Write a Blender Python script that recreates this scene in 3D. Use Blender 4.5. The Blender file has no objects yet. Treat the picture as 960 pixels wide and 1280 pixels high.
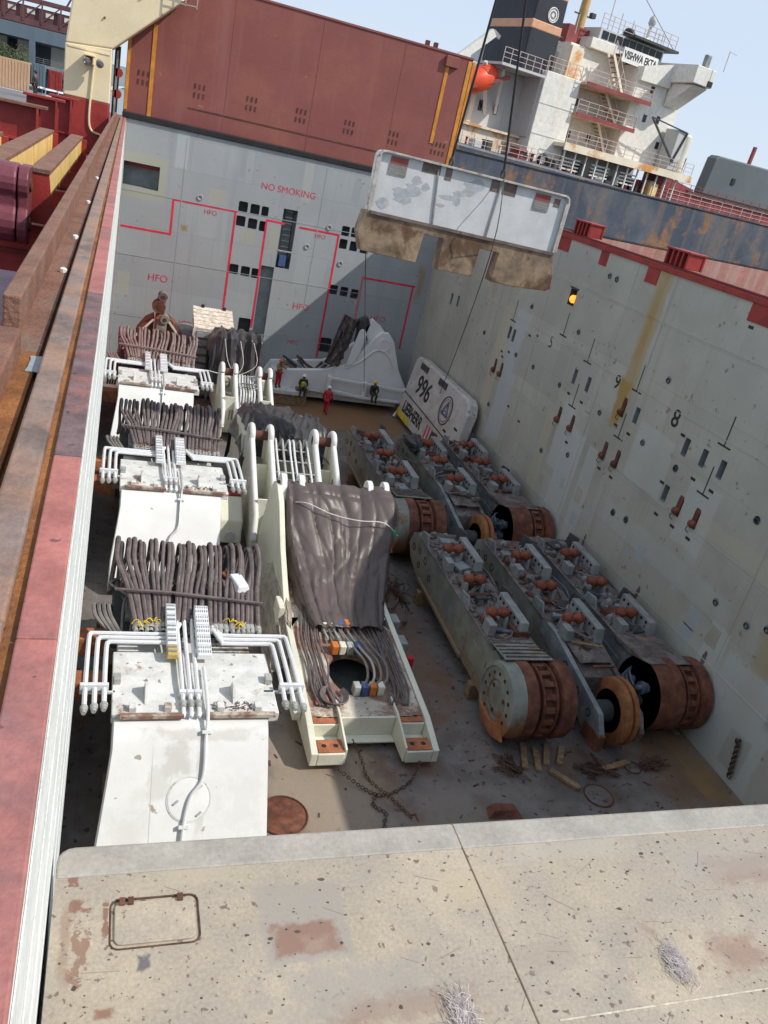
import bpy, bmesh, math, random
from mathutils import Vector, Matrix, noise, Euler
R = math.radians
rnd = random.Random(7)
scene = bpy.context.scene
C = scene.collection

# ------------------------------------------------------------------ camera
Yd = Vector((163-480, 108-640, 1009.)).normalized()
Xd = Vector((2851, 216, 1009.)).normalized()
Xd = (Xd - Yd*Xd.dot(Yd)).normalized()
Zd = Xd.cross(Yd)
if Zd[1] > 0: Zd = -Zd
EYE = Vector((0, 0, 15.))
cam = bpy.data.cameras.new('camera')
camo = bpy.data.objects.new('camera', cam); C.objects.link(camo)
cam.sensor_fit = 'VERTICAL'; cam.sensor_height = 36; cam.lens = 36*1009/1280
cam.clip_start = .05; cam.clip_end = 6000
right = Vector((Xd[0], Yd[0], Zd[0])); down = Vector((Xd[1], Yd[1], Zd[1])); fwd = Vector((Xd[2], Yd[2], Zd[2]))
m = Matrix.Identity(4)
for i in range(3):
    m[i][0] = right[i]; m[i][1] = -down[i]; m[i][2] = -fwd[i]; m[i][3] = EYE[i]
camo.matrix_world = m
scene.camera = camo
def ray(px, py): return right*(px-480)+down*(py-640)+fwd*1009
def at_y(px, py, y): r = ray(px, py); return EYE+r*(y/r.y)
def at_x(px, py, x): r = ray(px, py); return EYE+r*(x/r.x)
def at_z(px, py, z): r = ray(px, py); return EYE+r*((z-15)/r.z)

# ------------------------------------------------------------------ light
SUN = Vector((1, -.53, 1.1)).normalized()          # towards the sun
w = bpy.data.worlds.new('World'); scene.world = w; w.use_nodes = True
nt = w.node_tree
sky = nt.nodes.new('ShaderNodeTexSky'); sky.sky_type = 'NISHITA'; sky.sun_disc = False
sky.sun_elevation = math.asin(SUN.z); sky.sun_rotation = math.atan2(SUN.x, SUN.y)
sky.dust_density = .6; sky.air_density = 1.0; sky.ozone_density = 1.0
nt.nodes['Background'].inputs['Strength'].default_value = .1
mx = nt.nodes.new('ShaderNodeMixRGB'); mx.inputs[0].default_value = .78; mx.inputs[2].default_value = (6.9, 7.9, 9.5, 1)   # bright thin haze over the clear-sky model
nt.links.new(sky.outputs[0], mx.inputs[1]); nt.links.new(mx.outputs[0], nt.nodes['Background'].inputs[0])
sl = bpy.data.lights.new('sun', 'SUN'); sl.energy = 3.9; sl.angle = R(.53); sl.color = (1, .95, .86)
so = bpy.data.objects.new('sun', sl); C.objects.link(so)
so.rotation_euler = SUN.to_track_quat('Z', 'Y').to_euler()
scene.view_settings.view_transform = 'Standard'; scene.view_settings.look = 'None'
scene.view_settings.exposure = .12; scene.view_settings.gamma = 1
scene.cycles.max_bounces = 6

# ------------------------------------------------------------------ materials
def _n(nt, t, **k):
    n = nt.nodes.new(t)
    for a, b in k.items(): setattr(n, a, b)
    return n
MATS = {}
def mat(name, col, rough=.6, metal=0, var=.18, vs=2.0, rust=0, rcol=(.13, .05, .022), rs=1.6, streak=0, scol=(.16, .11, .06),
        bump=.15, bs=18, spots=0, pcol=(.05, .045, .04), ps=14, dirt=0, dcol=(.18, .15, .11), ds=.8, brick=None, ss=3.2, grain=.16, gs=34, patches=None):
    mt = bpy.data.materials.new(name); mt.use_nodes = True; nt = mt.node_tree
    L = nt.links.new; b = nt.nodes['Principled BSDF']
    tc = _n(nt, 'ShaderNodeTexCoord'); oi = _n(nt, 'ShaderNodeObjectInfo')
    mu = _n(nt, 'ShaderNodeVectorMath', operation='SCALE'); mu.inputs['Scale'].default_value = 37
    cx = _n(nt, 'ShaderNodeCombineXYZ'); L(oi.outputs['Random'], cx.inputs[0]); L(oi.outputs['Random'], cx.inputs[1])
    L(cx.outputs[0], mu.inputs[0])
    ad = _n(nt, 'ShaderNodeVectorMath', operation='ADD'); L(tc.outputs['Object'], ad.inputs[0]); L(mu.outputs[0], ad.inputs[1])
    P = ad.outputs[0]
    def nz(s, det=6, ro=.6, vec=None, dist=0):
        n = _n(nt, 'ShaderNodeTexNoise'); n.inputs['Scale'].default_value = s; n.inputs['Detail'].default_value = det
        n.inputs['Roughness'].default_value = ro; n.inputs['Distortion'].default_value = dist
        L(vec or P, n.inputs['Vector']); return n.outputs['Fac']
    def rng(s, a, bb):
        n = _n(nt, 'ShaderNodeMapRange'); n.interpolation_type = 'SMOOTHSTEP'
        n.inputs[1].default_value = a; n.inputs[2].default_value = bb; L(s, n.inputs[0]); return n.outputs[0]
    def mix(f, a, c, amt=1.):
        n = _n(nt, 'ShaderNodeMixRGB')
        if amt != 1.:
            q = _n(nt, 'ShaderNodeMath', operation='MULTIPLY'); L(f, q.inputs[0]); q.inputs[1].default_value = amt; f = q.outputs[0]
        L(f, n.inputs[0])
        for i, v in ((1, a), (2, c)):
            if isinstance(v, tuple): n.inputs[i].default_value = (*v, 1)
            else: L(v, n.inputs[i])
        return n.outputs[0]
    lo = tuple(max(0, c*(1-var)) for c in col); hi = tuple(min(1, c*(1+var)) for c in col)
    colr = mix(rng(nz(vs), .3, .7), lo, hi)
    hgt = nz(bs, 5)
    if brick:
        bw, bh, axis, amt = brick
        mp = _n(nt, 'ShaderNodeSeparateXYZ'); L(tc.outputs['Object'], mp.inputs[0])
        cb = _n(nt, 'ShaderNodeCombineXYZ'); L(mp.outputs[axis[0]], cb.inputs[0]); L(mp.outputs[axis[1]], cb.inputs[1])
        bt = _n(nt, 'ShaderNodeTexBrick'); L(cb.outputs[0], bt.inputs['Vector']); bt.inputs['Scale'].default_value = 1
        bt.inputs['Brick Width'].default_value = bw; bt.inputs['Row Height'].default_value = bh
        bt.inputs['Mortar Size'].default_value = .018; bt.inputs['Mortar Smooth'].default_value = .6
        bt.inputs['Color1'].default_value = (0, 0, 0, 1); bt.inputs['Color2'].default_value = (1, 1, 1, 1); bt.inputs['Mortar'].default_value = (.5, .5, .5, 1)
        a_ = mix(bt.outputs['Color'], tuple(c*(1-amt) for c in col), tuple(min(1, c*(1+amt*.8)) for c in col))
        n = _n(nt, 'ShaderNodeMixRGB'); n.inputs[0].default_value = .5; L(colr, n.inputs[1]); L(a_, n.inputs[2]); colr = n.outputs[0]
        colr = mix(bt.outputs['Fac'], colr, tuple(c*.72 for c in col), .55)
    if dirt: colr = mix(rng(nz(ds, 8, .65, dist=.4), 1-dirt-.12, 1-dirt+.14), colr, dcol, .75)
    if streak:
        sc = _n(nt, 'ShaderNodeVectorMath', operation='MULTIPLY'); L(P, sc.inputs[0]); sc.inputs[1].default_value = (1, 1, .06)
        colr = mix(rng(nz(ss, 6, .6, sc.outputs[0]), 1-streak-.08, 1-streak+.16), colr, scol, .7)
    rm = None
    if rust:
        rm = rng(nz(rs, 9, .68, dist=.3), 1-rust-.05, 1-rust+.07)
        rc = mix(nz(rs*7), tuple(c*.6 for c in rcol), tuple(min(1, c*1.5) for c in rcol))
        colr = mix(rm, colr, rc, .92)
    if spots:
        colr = mix(rng(nz(ps, 3, .5), 1-spots-.02, 1-spots+.03), colr, pcol, .85)
    if grain:
        g2 = _n(nt, 'ShaderNodeMapRange'); g2.inputs[1].default_value = .3; g2.inputs[2].default_value = .7; g2.inputs[3].default_value = 1-grain; g2.inputs[4].default_value = 1+grain
        L(nz(gs, 6, .75), g2.inputs[0]); vm = _n(nt, 'ShaderNodeVectorMath', operation='SCALE'); L(colr, vm.inputs[0]); L(g2.outputs[0], vm.inputs['Scale']); colr = vm.outputs[0]
    if patches:
        (a0, a1), pn, PL = patches
        sp = _n(nt, 'ShaderNodeSeparateXYZ'); L(tc.outputs['Object'], sp.inputs[0])
        n1 = nz(pn, 8, .68, tc.outputs['Object'], .3)
        for cu, cv, ru, rv, pc, stg, soft, namp in PL:
            ds_ = []
            for ax, c_, r_ in ((a0, cu, ru), (a1, cv, rv)):
                q1 = _n(nt, 'ShaderNodeMath', operation='MULTIPLY_ADD'); L(sp.outputs[ax], q1.inputs[0]); q1.inputs[1].default_value = 1/r_; q1.inputs[2].default_value = -c_/r_
                q2 = _n(nt, 'ShaderNodeMath', operation='ABSOLUTE'); L(q1.outputs[0], q2.inputs[0]); ds_.append(q2.outputs[0])
            q3 = _n(nt, 'ShaderNodeMath', operation='MAXIMUM'); L(ds_[0], q3.inputs[0]); L(ds_[1], q3.inputs[1])
            q4 = _n(nt, 'ShaderNodeMath', operation='MULTIPLY_ADD'); L(n1, q4.inputs[0]); q4.inputs[1].default_value = namp*2; q4.inputs[2].default_value = -namp
            q5 = _n(nt, 'ShaderNodeMath', operation='ADD'); L(q3.outputs[0], q5.inputs[0]); L(q4.outputs[0], q5.inputs[1])
            q6 = _n(nt, 'ShaderNodeMapRange'); q6.interpolation_type = 'SMOOTHSTEP'; q6.inputs[1].default_value = 1-soft; q6.inputs[2].default_value = 1; q6.inputs[3].default_value = stg; q6.inputs[4].default_value = 0; L(q5.outputs[0], q6.inputs[0])
            colr = mix(q6.outputs[0], colr, pc)
    L(colr, b.inputs['Base Color'])
    b.inputs['Metallic'].default_value = metal
    r2 = _n(nt, 'ShaderNodeMapRange'); r2.inputs[3].default_value = max(.05, rough-.13); r2.inputs[4].default_value = min(1, rough+.13)
    L(nz(vs*3), r2.inputs[0]); L(r2.outputs[0], b.inputs['Roughness'])
    b.inputs['Specular IOR Level'].default_value = .35
    bp = _n(nt, 'ShaderNodeBump'); bp.inputs['Strength'].default_value = bump; bp.inputs['Distance'].default_value = .05
    L(hgt, bp.inputs['Height']); L(bp.outputs[0], b.inputs['Normal'])
    MATS[name] = mt
    return mt
def emit(name, col, s):
    mt = bpy.data.materials.new(name); mt.use_nodes = True; b = mt.node_tree.nodes['Principled BSDF']
    b.inputs['Base Color'].default_value = (*col, 1); b.inputs['Emission Color'].default_value = (*col, 1); b.inputs['Emission Strength'].default_value = s
    return mt
WALLC = (.40, .43, .44)
m_wallf = mat('bulkhead_paint', (.322, .343, .352), .55, var=.09, vs=.35, brick=(3.4, 1.65, (0, 2), .10), streak=.40, ss=1.3, scol=(.25, .28, .29), dirt=.36, dcol=(.335, .345, .31), ds=.25, rust=.22, rs=.6, rcol=(.24, .16, .09), bump=.08, spots=.29, pcol=(.22, .22, .20), ps=4,
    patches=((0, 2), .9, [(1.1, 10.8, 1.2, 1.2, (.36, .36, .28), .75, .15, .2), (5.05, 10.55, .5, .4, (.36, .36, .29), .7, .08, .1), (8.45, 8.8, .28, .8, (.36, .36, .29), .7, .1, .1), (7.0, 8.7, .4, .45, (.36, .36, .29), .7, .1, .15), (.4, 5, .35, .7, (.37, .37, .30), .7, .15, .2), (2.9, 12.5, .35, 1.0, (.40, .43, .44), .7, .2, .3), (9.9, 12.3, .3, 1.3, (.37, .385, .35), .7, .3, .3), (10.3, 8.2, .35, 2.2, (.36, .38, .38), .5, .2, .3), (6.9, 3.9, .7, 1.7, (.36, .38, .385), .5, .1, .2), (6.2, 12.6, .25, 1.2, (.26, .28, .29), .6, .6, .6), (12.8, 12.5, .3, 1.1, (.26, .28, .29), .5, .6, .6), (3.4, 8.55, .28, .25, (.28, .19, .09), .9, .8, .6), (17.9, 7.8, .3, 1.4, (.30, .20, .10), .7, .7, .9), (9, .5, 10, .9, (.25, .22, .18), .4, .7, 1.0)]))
m_wallr = mat('side_wall_paint', (.40, .402, .352), .6, var=.18, vs=.35, brick=(4.6, 1.9, (1, 2), .14), streak=.40, ss=1.6, scol=(.33, .31, .245), dirt=.42, dcol=(.30, .30, .255), ds=.25, rust=.26, rs=.9, rcol=(.22, .13, .06), bump=.08, spots=.31, pcol=(.20, .18, .15), ps=3.5,
    patches=((1, 2), .9, [(25.6, 10.3, .5, 3.4, (.38,.315,.19), .95, .3, .5), (25.65, 11.2, .3, 2.4, (.36,.25,.10), .9, .6, .8), (25.75, 8.1, .42, 1.2, (.36,.23,.075), .95, .5, .8), (39.3, 10.2, .35, 1.3, (.37,.30,.19), .8, .5, .8), (15.0, 3.2, .6, 3.4, (.37,.30,.19), .75, .6, .9), (14.6, 5.2, .4, 1.6, (.35,.235,.10), .6, .7, 1.0),
    (35.2, 6.2, .8, 3.4, (.42, .465, .475), .8, .1, .15), (27.9, 3.2, .8, 3.1, (.46, .49, .485), .75, .08, .12), (29.0, 5.5, .5, 1.5, (.46, .49, .485), .7, .08, .12), (30.2, 3.4, .45, 3.2, (.45,.42,.31), .6, .2, .2), (26.3, 3.6, .45, 2.6, (.46, .49, .485), .6, .1, .15), (23.0, 7.0, 1.2, 1.1, (.46, .49, .485), .45, .1, .2), (19.8, 6.3, .8, 1.2, (.46, .49, .485), .5, .1, .2), (37.0, 5.4, .5, 4.2, (.45,.42,.31), .7, .2, .2),
    (15.0, 1.8, 1.4, 1.9, (.46, .49, .485), .7, .12, .2), (16.9, 3.2, .5, .8, (.46, .49, .485), .7, .15, .2), (13.4, 3.8, .8, 1.6, (.315, .325, .285), .8, .2, .3), (14.6, 1.0, .5, .7, (.315, .325, .285), .7, .2, .3), (13.9, 10.6, 1.6, .9, (.46, .49, .485), .4, .1, .2), (32.5, 7.6, 2.4, 1.1, (.315, .325, .285), .5, .1, .15), (29.5, 8.2, 1.8, 1.0, (.315, .325, .285), .45, .1, .15), (21, 4.3, 4.5, .5, (.46, .49, .485), .3, .3, .5), (26, 1.0, 8, .9, (.45,.42,.31), .35, .6, .9), (20.5, 2.0, 1.0, .6, (.45,.42,.31), .6, .1, .2), (33, 12.2, 9, .7, (.315, .325, .285), .3, .4, .6), (17.5, 6.3, 3, .35, (.45,.42,.31), .5, .4, .7), (43.5, 4, 1.4, 3.4, (.315, .325, .285), .5, .3, .5)]))
m_patch = mat('repaint_patch', (.37, .41, .415), .55, var=.1, vs=.7, bump=.05)
m_patchy = mat('yellowed_patch', (.36, .36, .29), .55, var=.1, vs=.7, bump=.05)
m_streak = mat('rust_stain', (.36, .26, .11), .7, var=.25, vs=.9, rust=.42, rs=.6, rcol=(.34, .17, .05), streak=.5, scol=(.36, .34, .27), bump=.05)
m_redline = mat('red_line_paint', (.62, .03, .06), .55, var=.15, bump=.03)
m_redtext = mat('red_letter_paint', (.5, .05, .08), .55, var=.25, vs=5, bump=.03)
m_black = mat('black_rubber', (.018, .018, .02), .6, var=.3, bump=.1)
m_dark = mat('dark_recess_steel', (.05, .055, .055), .7, var=.3, rust=.3)
m_recess = mat('recess_paint', (.22, .25, .26), .6, var=.15, rust=.2)
m_hole = mat('cavity_paint', (.09, .10, .105), .8, var=.2)
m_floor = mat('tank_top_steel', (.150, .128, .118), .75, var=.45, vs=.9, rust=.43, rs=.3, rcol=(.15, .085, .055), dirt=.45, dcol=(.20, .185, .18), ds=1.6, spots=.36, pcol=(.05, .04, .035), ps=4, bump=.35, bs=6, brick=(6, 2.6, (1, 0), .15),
    patches=((0, 1), .8, [(5.9, 15.0, 2.2, 3.2, (.30, .235, .175), .75, .6, .8), (17.2, 15.0, 1.6, 2.6, (.16, .09, .05), .8, .7, .9), (17.9, 22, .7, 12, (.24, .15, .06), .8, .7, .9), (12.2, 44.6, 6.6, 3.2, (.24, .125, .055), .9, .5, .8), (10.4, 24, .9, 9, (.17, .10, .06), .7, .7, 1.0), (13.5, 14.6, 2.2, 1.0, (.075, .065, .06), .6, .7, .9), (9.2, 13.8, 1.3, 1.2, (.21, .17, .14), .6, .7, .9), (10.2, 35, 1.0, 6, (.22, .12, .06), .8, .6, .9)]))  # first patch: lighter tan painted where the sun falls on the floor
m_floorfar = mat('rusty_floor_dust', (.24, .12, .05), .85, var=.35, vs=.8, dirt=.4, dcol=(.15, .10, .07), ds=.7, bump=.3, bs=8)
m_redp = mat('oxide_red_paint', (.29, .035, .03), .5, var=.22, vs=1.4, rust=.25, rcol=(.16, .05, .03), streak=.25, scol=(.2, .05, .04), bump=.1)
m_reddk = mat('dark_red_deck', (.15, .022, .018), .5, var=.25, vs=.8, rust=.3, rcol=(.10, .03, .02), bump=.2)
m_cover = mat('hatch_cover_oxide', (.235, .074, .066), .6, var=.10, vs=.35, brick=(6.5, 2.2, (0, 2), .05), dirt=.45, dcol=(.285, .105, .07), ds=.35, streak=.4, ss=1.2, scol=(.28, .115, .105), spots=.25, pcol=(.33, .17, .14), ps=2.6, bump=.08, rust=.16, rs=.7, rcol=(.25, .1, .04))
m_orange = mat('orange_yellow_paint', (.58, .24, .035), .6, var=.2, rust=.25, rcol=(.3, .12, .04))
m_cream = mat('cream_paint', (.78, .66, .43), .45, var=.05, vs=.6, streak=.2, scol=(.68, .53, .3), spots=.22, pcol=(.4, .25, .1), ps=5, bump=.04)
m_yel = mat('yellow_beam_paint', (.74, .54, .22), .5, var=.1, streak=.4, scol=(.5, .25, .06), bump=.06, rust=.22)
m_plank = mat('coaming_timber', (.205, .098, .066), .8, var=.25, vs=2.5, dirt=.45, dcol=(.20, .135, .10), ds=3, bump=.5, bs=25, rust=.28, rcol=(.12, .04, .02))
m_pink = mat('faded_red_coaming', (.37, .135, .115), .6, var=.22, vs=3.5, dirt=.42, dcol=(.17, .115, .12), ds=.9, spots=.3, pcol=(.14, .06, .06), ps=16, bump=.15, bs=40)
m_rail = mat('worn_rail_steel', (.185, .135, .115), .5, var=.35, vs=3.5, dirt=.52, dcol=(.34, .19, .12), ds=2.2, bump=.3, bs=22, rust=.3, rcol=(.16, .075, .04))
m_groove = mat('rusty_gutter', (.26, .105, .035), .85, var=.3, vs=3, dirt=.4, dcol=(.14, .06, .03), ds=2.5, bump=.5, bs=30)
m_peel = mat('peeling_white_paint', (.66, .68, .66), .55, var=.1, vs=4, spots=.0, bump=.3, bs=30, streak=.0, rust=.22, rcol=(.22, .2, .18), rs=6)
_pz = lambda px, py: at_z(px, py, 12.0)
def _pp(c, ru, rv, col, stg, soft, na): p = _pz(*c); return (p.x, p.y, ru, rv, col, stg, soft, na)
m_pont = mat('pontoon_tan_paint', (.375, .318, .245), .75, var=.12, vs=1.4, dirt=.5, dcol=(.295, .26, .222), ds=1.9, streak=.3, scol=(.27, .235, .2), ss=5, spots=.35, pcol=(.13, .095, .075), ps=24, rust=.36, rs=2.4, rcol=(.255, .165, .115), bump=.10, bs=70, grain=.2, gs=60,
    patches=((0, 1), 13., [_pp((380, 1150), .20, .20, (.285, .26, .23), .8, .14, .2), _pp((384, 1172), .155, .085, (.225, .125, .09), .85, .3, .5), _pp((395, 1180), .09, .05, (.31, .24, .19), .55, .8, 1.1), _pp((930, 1085), .3, .12, (.25, .16, .125), .65, .7, .8), _pp((900, 1070), .4, .16, (.30, .275, .25), .5, .5, .8), _pp((925, 1190), .2, .13, (.25, .15, .115), .65, .7, .8),
    _pp((690, 1195), .22, .09, (.29, .25, .205), .55, .5, .8), _pp((132, 1150), .012, .10, (.20, .10, .07), .9, .4, 2.6), _pp((100, 1190), .03, .10, (.21, .115, .08), .8, .4, 3.4), _pp((92, 1100), .02, .03, (.20, .10, .07), .9, .4, 2.6), _pp((97, 1133), .04, .03, (.20, .10, .07), .9, .4, 1.8), _pp((80, 1180), .03, .25, (.25, .16, .12), .6, .8, 1.3), _pp((130, 1267), .045, .026, (.20, .10, .07), .85, .6, .8), _pp((180, 1203), .034, .04, (.10, .10, .115), .9, .5, 1.0), _pp((450, 1235), .45, .15, (.285, .26, .235), .65, .6, .9), _pp((590, 1110), .25, .15, (.40, .33, .225), .5, .8, 1.0), _pp((710, 1060), .5, .08, (.36, .33, .28), .6, .6, .9), _pp((510, 1258), .35, .08, (.255, .18, .14), .6, .7, 1.0), _pp((250, 1090), .3, .1, (.40, .345, .25), .5, .7, 1.0)]))
m_pontedge = mat('bare_pontoon_edge', (.325, .30, .268), .6, var=.16, vs=4, dirt=.46, dcol=(.345, .315, .27), ds=5, spots=.28, pcol=(.14, .10, .08), ps=22, bump=.12, bs=60)
m_pontgrey = mat('worn_grey_patch', (.27, .235, .195), .75, var=.14, vs=5, bump=.1)
m_white = mat('white_steel_paint', (.70, .70, .69), .42, var=.05, vs=.8, dirt=.36, dcol=(.60, .59, .565), ds=.9, rust=.30, rs=.9, rcol=(.46, .40, .33), streak=.2, scol=(.5, .46, .42), grain=.04, spots=.27, pcol=(.3, .24, .18), ps=4, bump=.04, bs=10)
m_whiten = mat('scuffed_white_plate', (.70, .70, .69), .42, var=.05, vs=.8, dirt=.36, dcol=(.60, .59, .565), ds=.9, rust=.28, rs=.9, rcol=(.46, .40, .33), grain=.04, spots=.28, pcol=(.3, .24, .18), ps=4, bump=.04, bs=10,
    patches=((0, 2), 3., [(1.35, 2.35, .35, .4, (.50, .485, .46), .75, .6, 1.2), (1.0, 2.0, .3, .35, (.56, .55, .53), .7, .5, 1.3), (1.85, 1.9, .12, .9, (.48, .46, .43), .6, .7, .8), (.4, 1.2, .5, .5, (.58, .57, .55), .5, .7, 1.2), (2.8, 1.6, .5, .6, (.6, .59, .57), .5, .7, 1.2), (1.9, 2.7, 1.5, .12, (.45, .42, .38), .5, .6, 1.0), (.83, 1.4, .012, 1.4, (.4, .38, .35), .7, .5, .2)]))
m_whited = mat('dirty_white_paint', (.63, .63, .61), .5, var=.13, vs=2, dirt=.42, dcol=(.50, .485, .46), ds=1.6, rust=.38, rs=1.3, rcol=(.26, .15, .08), spots=.34, pcol=(.2, .13, .08), ps=6, bump=.1)
m_cream2 = mat('ivory_machine_paint', (.66, .65, .54), .45, var=.08, vs=1, rust=.25, rs=.9, rcol=(.25, .13, .06), streak=.3, scol=(.42, .38, .28), spots=.22, pcol=(.2, .12, .06), ps=6, bump=.05)
m_deckrust = mat('rust_stained_deck', (.52, .47, .39), .6, var=.2, vs=1.5, rust=.53, rs=.8, rcol=(.2, .095, .07), spots=.36, pcol=(.22, .12, .07), ps=9, bump=.25)
m_rustpad = mat('orange_rust_pad', (.36, .13, .06), .8, var=.25, vs=4, bump=.3)
m_tarp = mat('grey_brown_tarpaulin', (.098, .076, .072), .40, var=.12, vs=.9, dirt=.22, dcol=(.135, .105, .10), ds=.6, bump=.12, bs=14)
m_tarpd = mat('black_tarpaulin', (.055, .052, .056), .38, var=.15, vs=1.2, dirt=.25, dcol=(.10, .095, .10), ds=.8, bump=.12, bs=14)
m_hose = mat('weathered_rubber_hose', (.125, .10, .10), .65, var=.28, vs=3, dirt=.45, dcol=(.19, .15, .145), ds=4, bump=.15)
m_hose2 = mat('dusty_grey_hose', (.20, .18, .165), .6, var=.25, vs=3, bump=.12)
m_pipe = mat('white_pipe_paint', (.66, .67, .69), .35, var=.06, vs=3, spots=.22, pcol=(.3, .25, .2), ps=9, bump=.03)
m_galv = mat('galvanised_steel', (.44, .44, .42), .45, metal=.3, var=.15, vs=4, rust=.2, bump=.1)
m_brass = mat('brass_cover', (.5, .36, .12), .5, metal=.2, var=.15)
m_greens = mat('grey_green_frame_paint', (.225, .235, .205), .55, var=.22, vs=1.1, rust=.42, rs=.9, rcol=(.19, .10, .045), dirt=.42, dcol=(.15, .145, .135), ds=1.4, streak=.3, scol=(.27, .23, .15), bump=.2, patches=((1, 2), 1.6, [(6.5, .45, 6, .42, (.27, .19, .11), .85, .7, 1.1), (3.0, 1.2, 1.2, .5, (.30, .27, .2), .5, .7, 1.2), (8.8, 1.0, 1.6, .5, (.29, .24, .15), .6, .7, 1.2), (.3, .5, .7, .6, (.32, .12, .04), .85, .6, 1.0)]))
m_greyb = mat('blue_grey_frame_paint', (.185, .205, .215), .5, var=.25, vs=1.6, rust=.34, rs=1.2, rcol=(.12, .065, .04), dirt=.42, dcol=(.33, .34, .35), ds=2.0, bump=.15)
m_lgrey = mat('light_grey_bracket', (.235, .245, .245), .5, var=.2, vs=2.5, rust=.3, rs=1.8, rcol=(.17, .1, .06), bump=.12)
m_topgrime = mat('greasy_brown_top', (.105, .085, .08), .65, var=.35, vs=2.2, dirt=.46, dcol=(.24, .21, .20), ds=1.7, rust=.36, rs=1.2, rcol=(.11, .05, .03), spots=.36, pcol=(.03, .028, .03), ps=7, bump=.5, bs=9)
m_rust = mat('red_brown_rust', (.16, .058, .034), .8, var=.45, vs=2.5, dirt=.46, dcol=(.075, .036, .026), ds=3, bump=.35, bs=16)
m_rustd = mat('dark_rust', (.11, .045, .03), .8, var=.3, vs=3, bump=.35, bs=16)
m_roll = mat('orange_rust_roller', (.21, .058, .030), .7, var=.3, vs=5, dirt=.38, dcol=(.14, .05, .03), ds=4, bump=.25, bs=22)
m_motor = mat('blue_grey_motor', (.075, .095, .12), .4, var=.3, vs=4, dirt=.4, dcol=(.2, .22, .25), ds=4, bump=.15)
m_wood = mat('weathered_timber', (.25, .165, .095), .8, var=.3, vs=6, bump=.35, bs=25)
m_woodw = mat('pale_crate_timber', (.62, .55, .47), .75, var=.3, vs=5, dirt=.4, dcol=(.36, .24, .16), ds=3, bump=.3, bs=25)
m_stack = mat('grey_blue_sheet', (.27, .30, .32), .5, var=.25, vs=2, bump=.1)
m_panw = mat('scuffed_white_panel', (.54, .55, .555), .5, var=.09, vs=1.0, dirt=.38, dcol=(.50, .51, .50), ds=.8, streak=.25, scol=(.42, .42, .41), ss=2, rust=.2, rs=1.1, rcol=(.3, .31, .33), spots=.2, pcol=(.3, .3, .3), ps=6, bump=.04)
m_pangrey = mat('scraped_grey_patch', (.37, .39, .41), .6, var=.15, vs=5, dirt=.4, dcol=(.5, .52, .54), ds=4, bump=.05)
m_pant = mat('oily_tan_wood', (.205, .15, .105), .45, var=.4, vs=1.1, dirt=.44, dcol=(.40, .285, .18), ds=1.0, rust=.5, rs=.75, rcol=(.10, .055, .03), bump=.25, bs=7)
m_brownrim = mat('brown_steel_rim', (.15, .115, .10), .6, var=.3, rust=.3)
m_cw = mat('counterweight_white', (.50, .48, .45), .5, var=.14, vs=1.2, dirt=.38, dcol=(.33, .29, .25), ds=1.3, spots=.33, pcol=(.13, .1, .08), ps=4, bump=.12)
m_yellow = mat('yellow_paint', (.7, .5, .03), .5)
m_hullb = mat('blue_black_hull', (.05, .064, .092), .5, var=.25, vs=.2, streak=.46, scol=(.15, .115, .10), ss=.9, dirt=.45, dcol=(.12, .125, .135), ds=.2, rust=.42, rs=.35, rcol=(.24, .12, .05), bump=.03, brick=(9, 2.4, (0, 2), .08), gs=3)
m_hullp = mat('faded_red_boottop', (.36, .16, .135), .7, var=.12, vs=.3, streak=.5, ss=.9, scol=(.37, .27, .235), rust=.42, rs=.4, rcol=(.27, .14, .085), dirt=.4, dcol=(.30, .20, .18), ds=.3, gs=3, brick=(5, .7, (0, 2), .1), bump=.04)
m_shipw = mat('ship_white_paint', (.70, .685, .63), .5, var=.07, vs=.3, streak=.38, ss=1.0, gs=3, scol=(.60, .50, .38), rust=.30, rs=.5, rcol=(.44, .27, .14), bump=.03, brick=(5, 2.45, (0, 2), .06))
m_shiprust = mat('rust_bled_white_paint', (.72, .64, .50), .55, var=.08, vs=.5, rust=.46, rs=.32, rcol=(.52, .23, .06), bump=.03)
m_shipg = mat('ship_grey_and_shade', (.50, .50, .49), .55, var=.08, vs=.4, streak=.36, scol=(.36, .27, .18), rust=.25, rs=.4, rcol=(.35, .18, .08), bump=.03, brick=(4, 2.45, (1, 2), .06))  # grey parts, and the aft walls, where the grey paints their shade
m_funn = mat('black_funnel_paint', (.022, .026, .036), .5, var=.15, vs=.5, bump=.02)
m_peach = mat('peach_band_paint', (.62, .33, .2), .55, var=.08, bump=.02)
m_winglass = mat('dark_window_glass', (.02, .025, .03), .15, var=.1, bump=.0)
m_boat = mat('orange_boat_paint', (.72, .08, .03), .4, var=.08, bump=.02)
m_shipred = mat('ship_red_deck_gear', (.24, .055, .055), .6, var=.2, vs=1, bump=.05)
m_railp = mat('pale_rail_paint', (.52, .40, .37), .55, var=.15, bump=.02)
m_ghatch = mat('slate_grey_hatch', (.105, .125, .135), .55, var=.1, vs=.25, spots=.22, pcol=(.2, .2, .2), ps=.8, bump=.03)
m_mast = mat('ochre_mast_paint', (.50, .33, .13), .5, var=.15, rust=.3, bump=.02)
m_wire = mat('black_wire_rope', (.012, .012, .014), .6, bump=.02)
m_rope = mat('grey_rope', (.10, .09, .08), .7, bump=.02)
m_skin = mat('skin', (.20, .10, .065), .5, var=.08, bump=.02)
m_cover_red = mat('red_coverall', (.45, .02, .035), .75, var=.12, vs=9, bump=.15, bs=30)
m_navy = mat('dark_clothes', (.03, .03, .035), .8, var=.2, vs=9, bump=.15, bs=30)
m_khaki = mat('khaki_shirt', (.30, .22, .09), .8, var=.2, vs=9, bump=.15)
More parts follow.
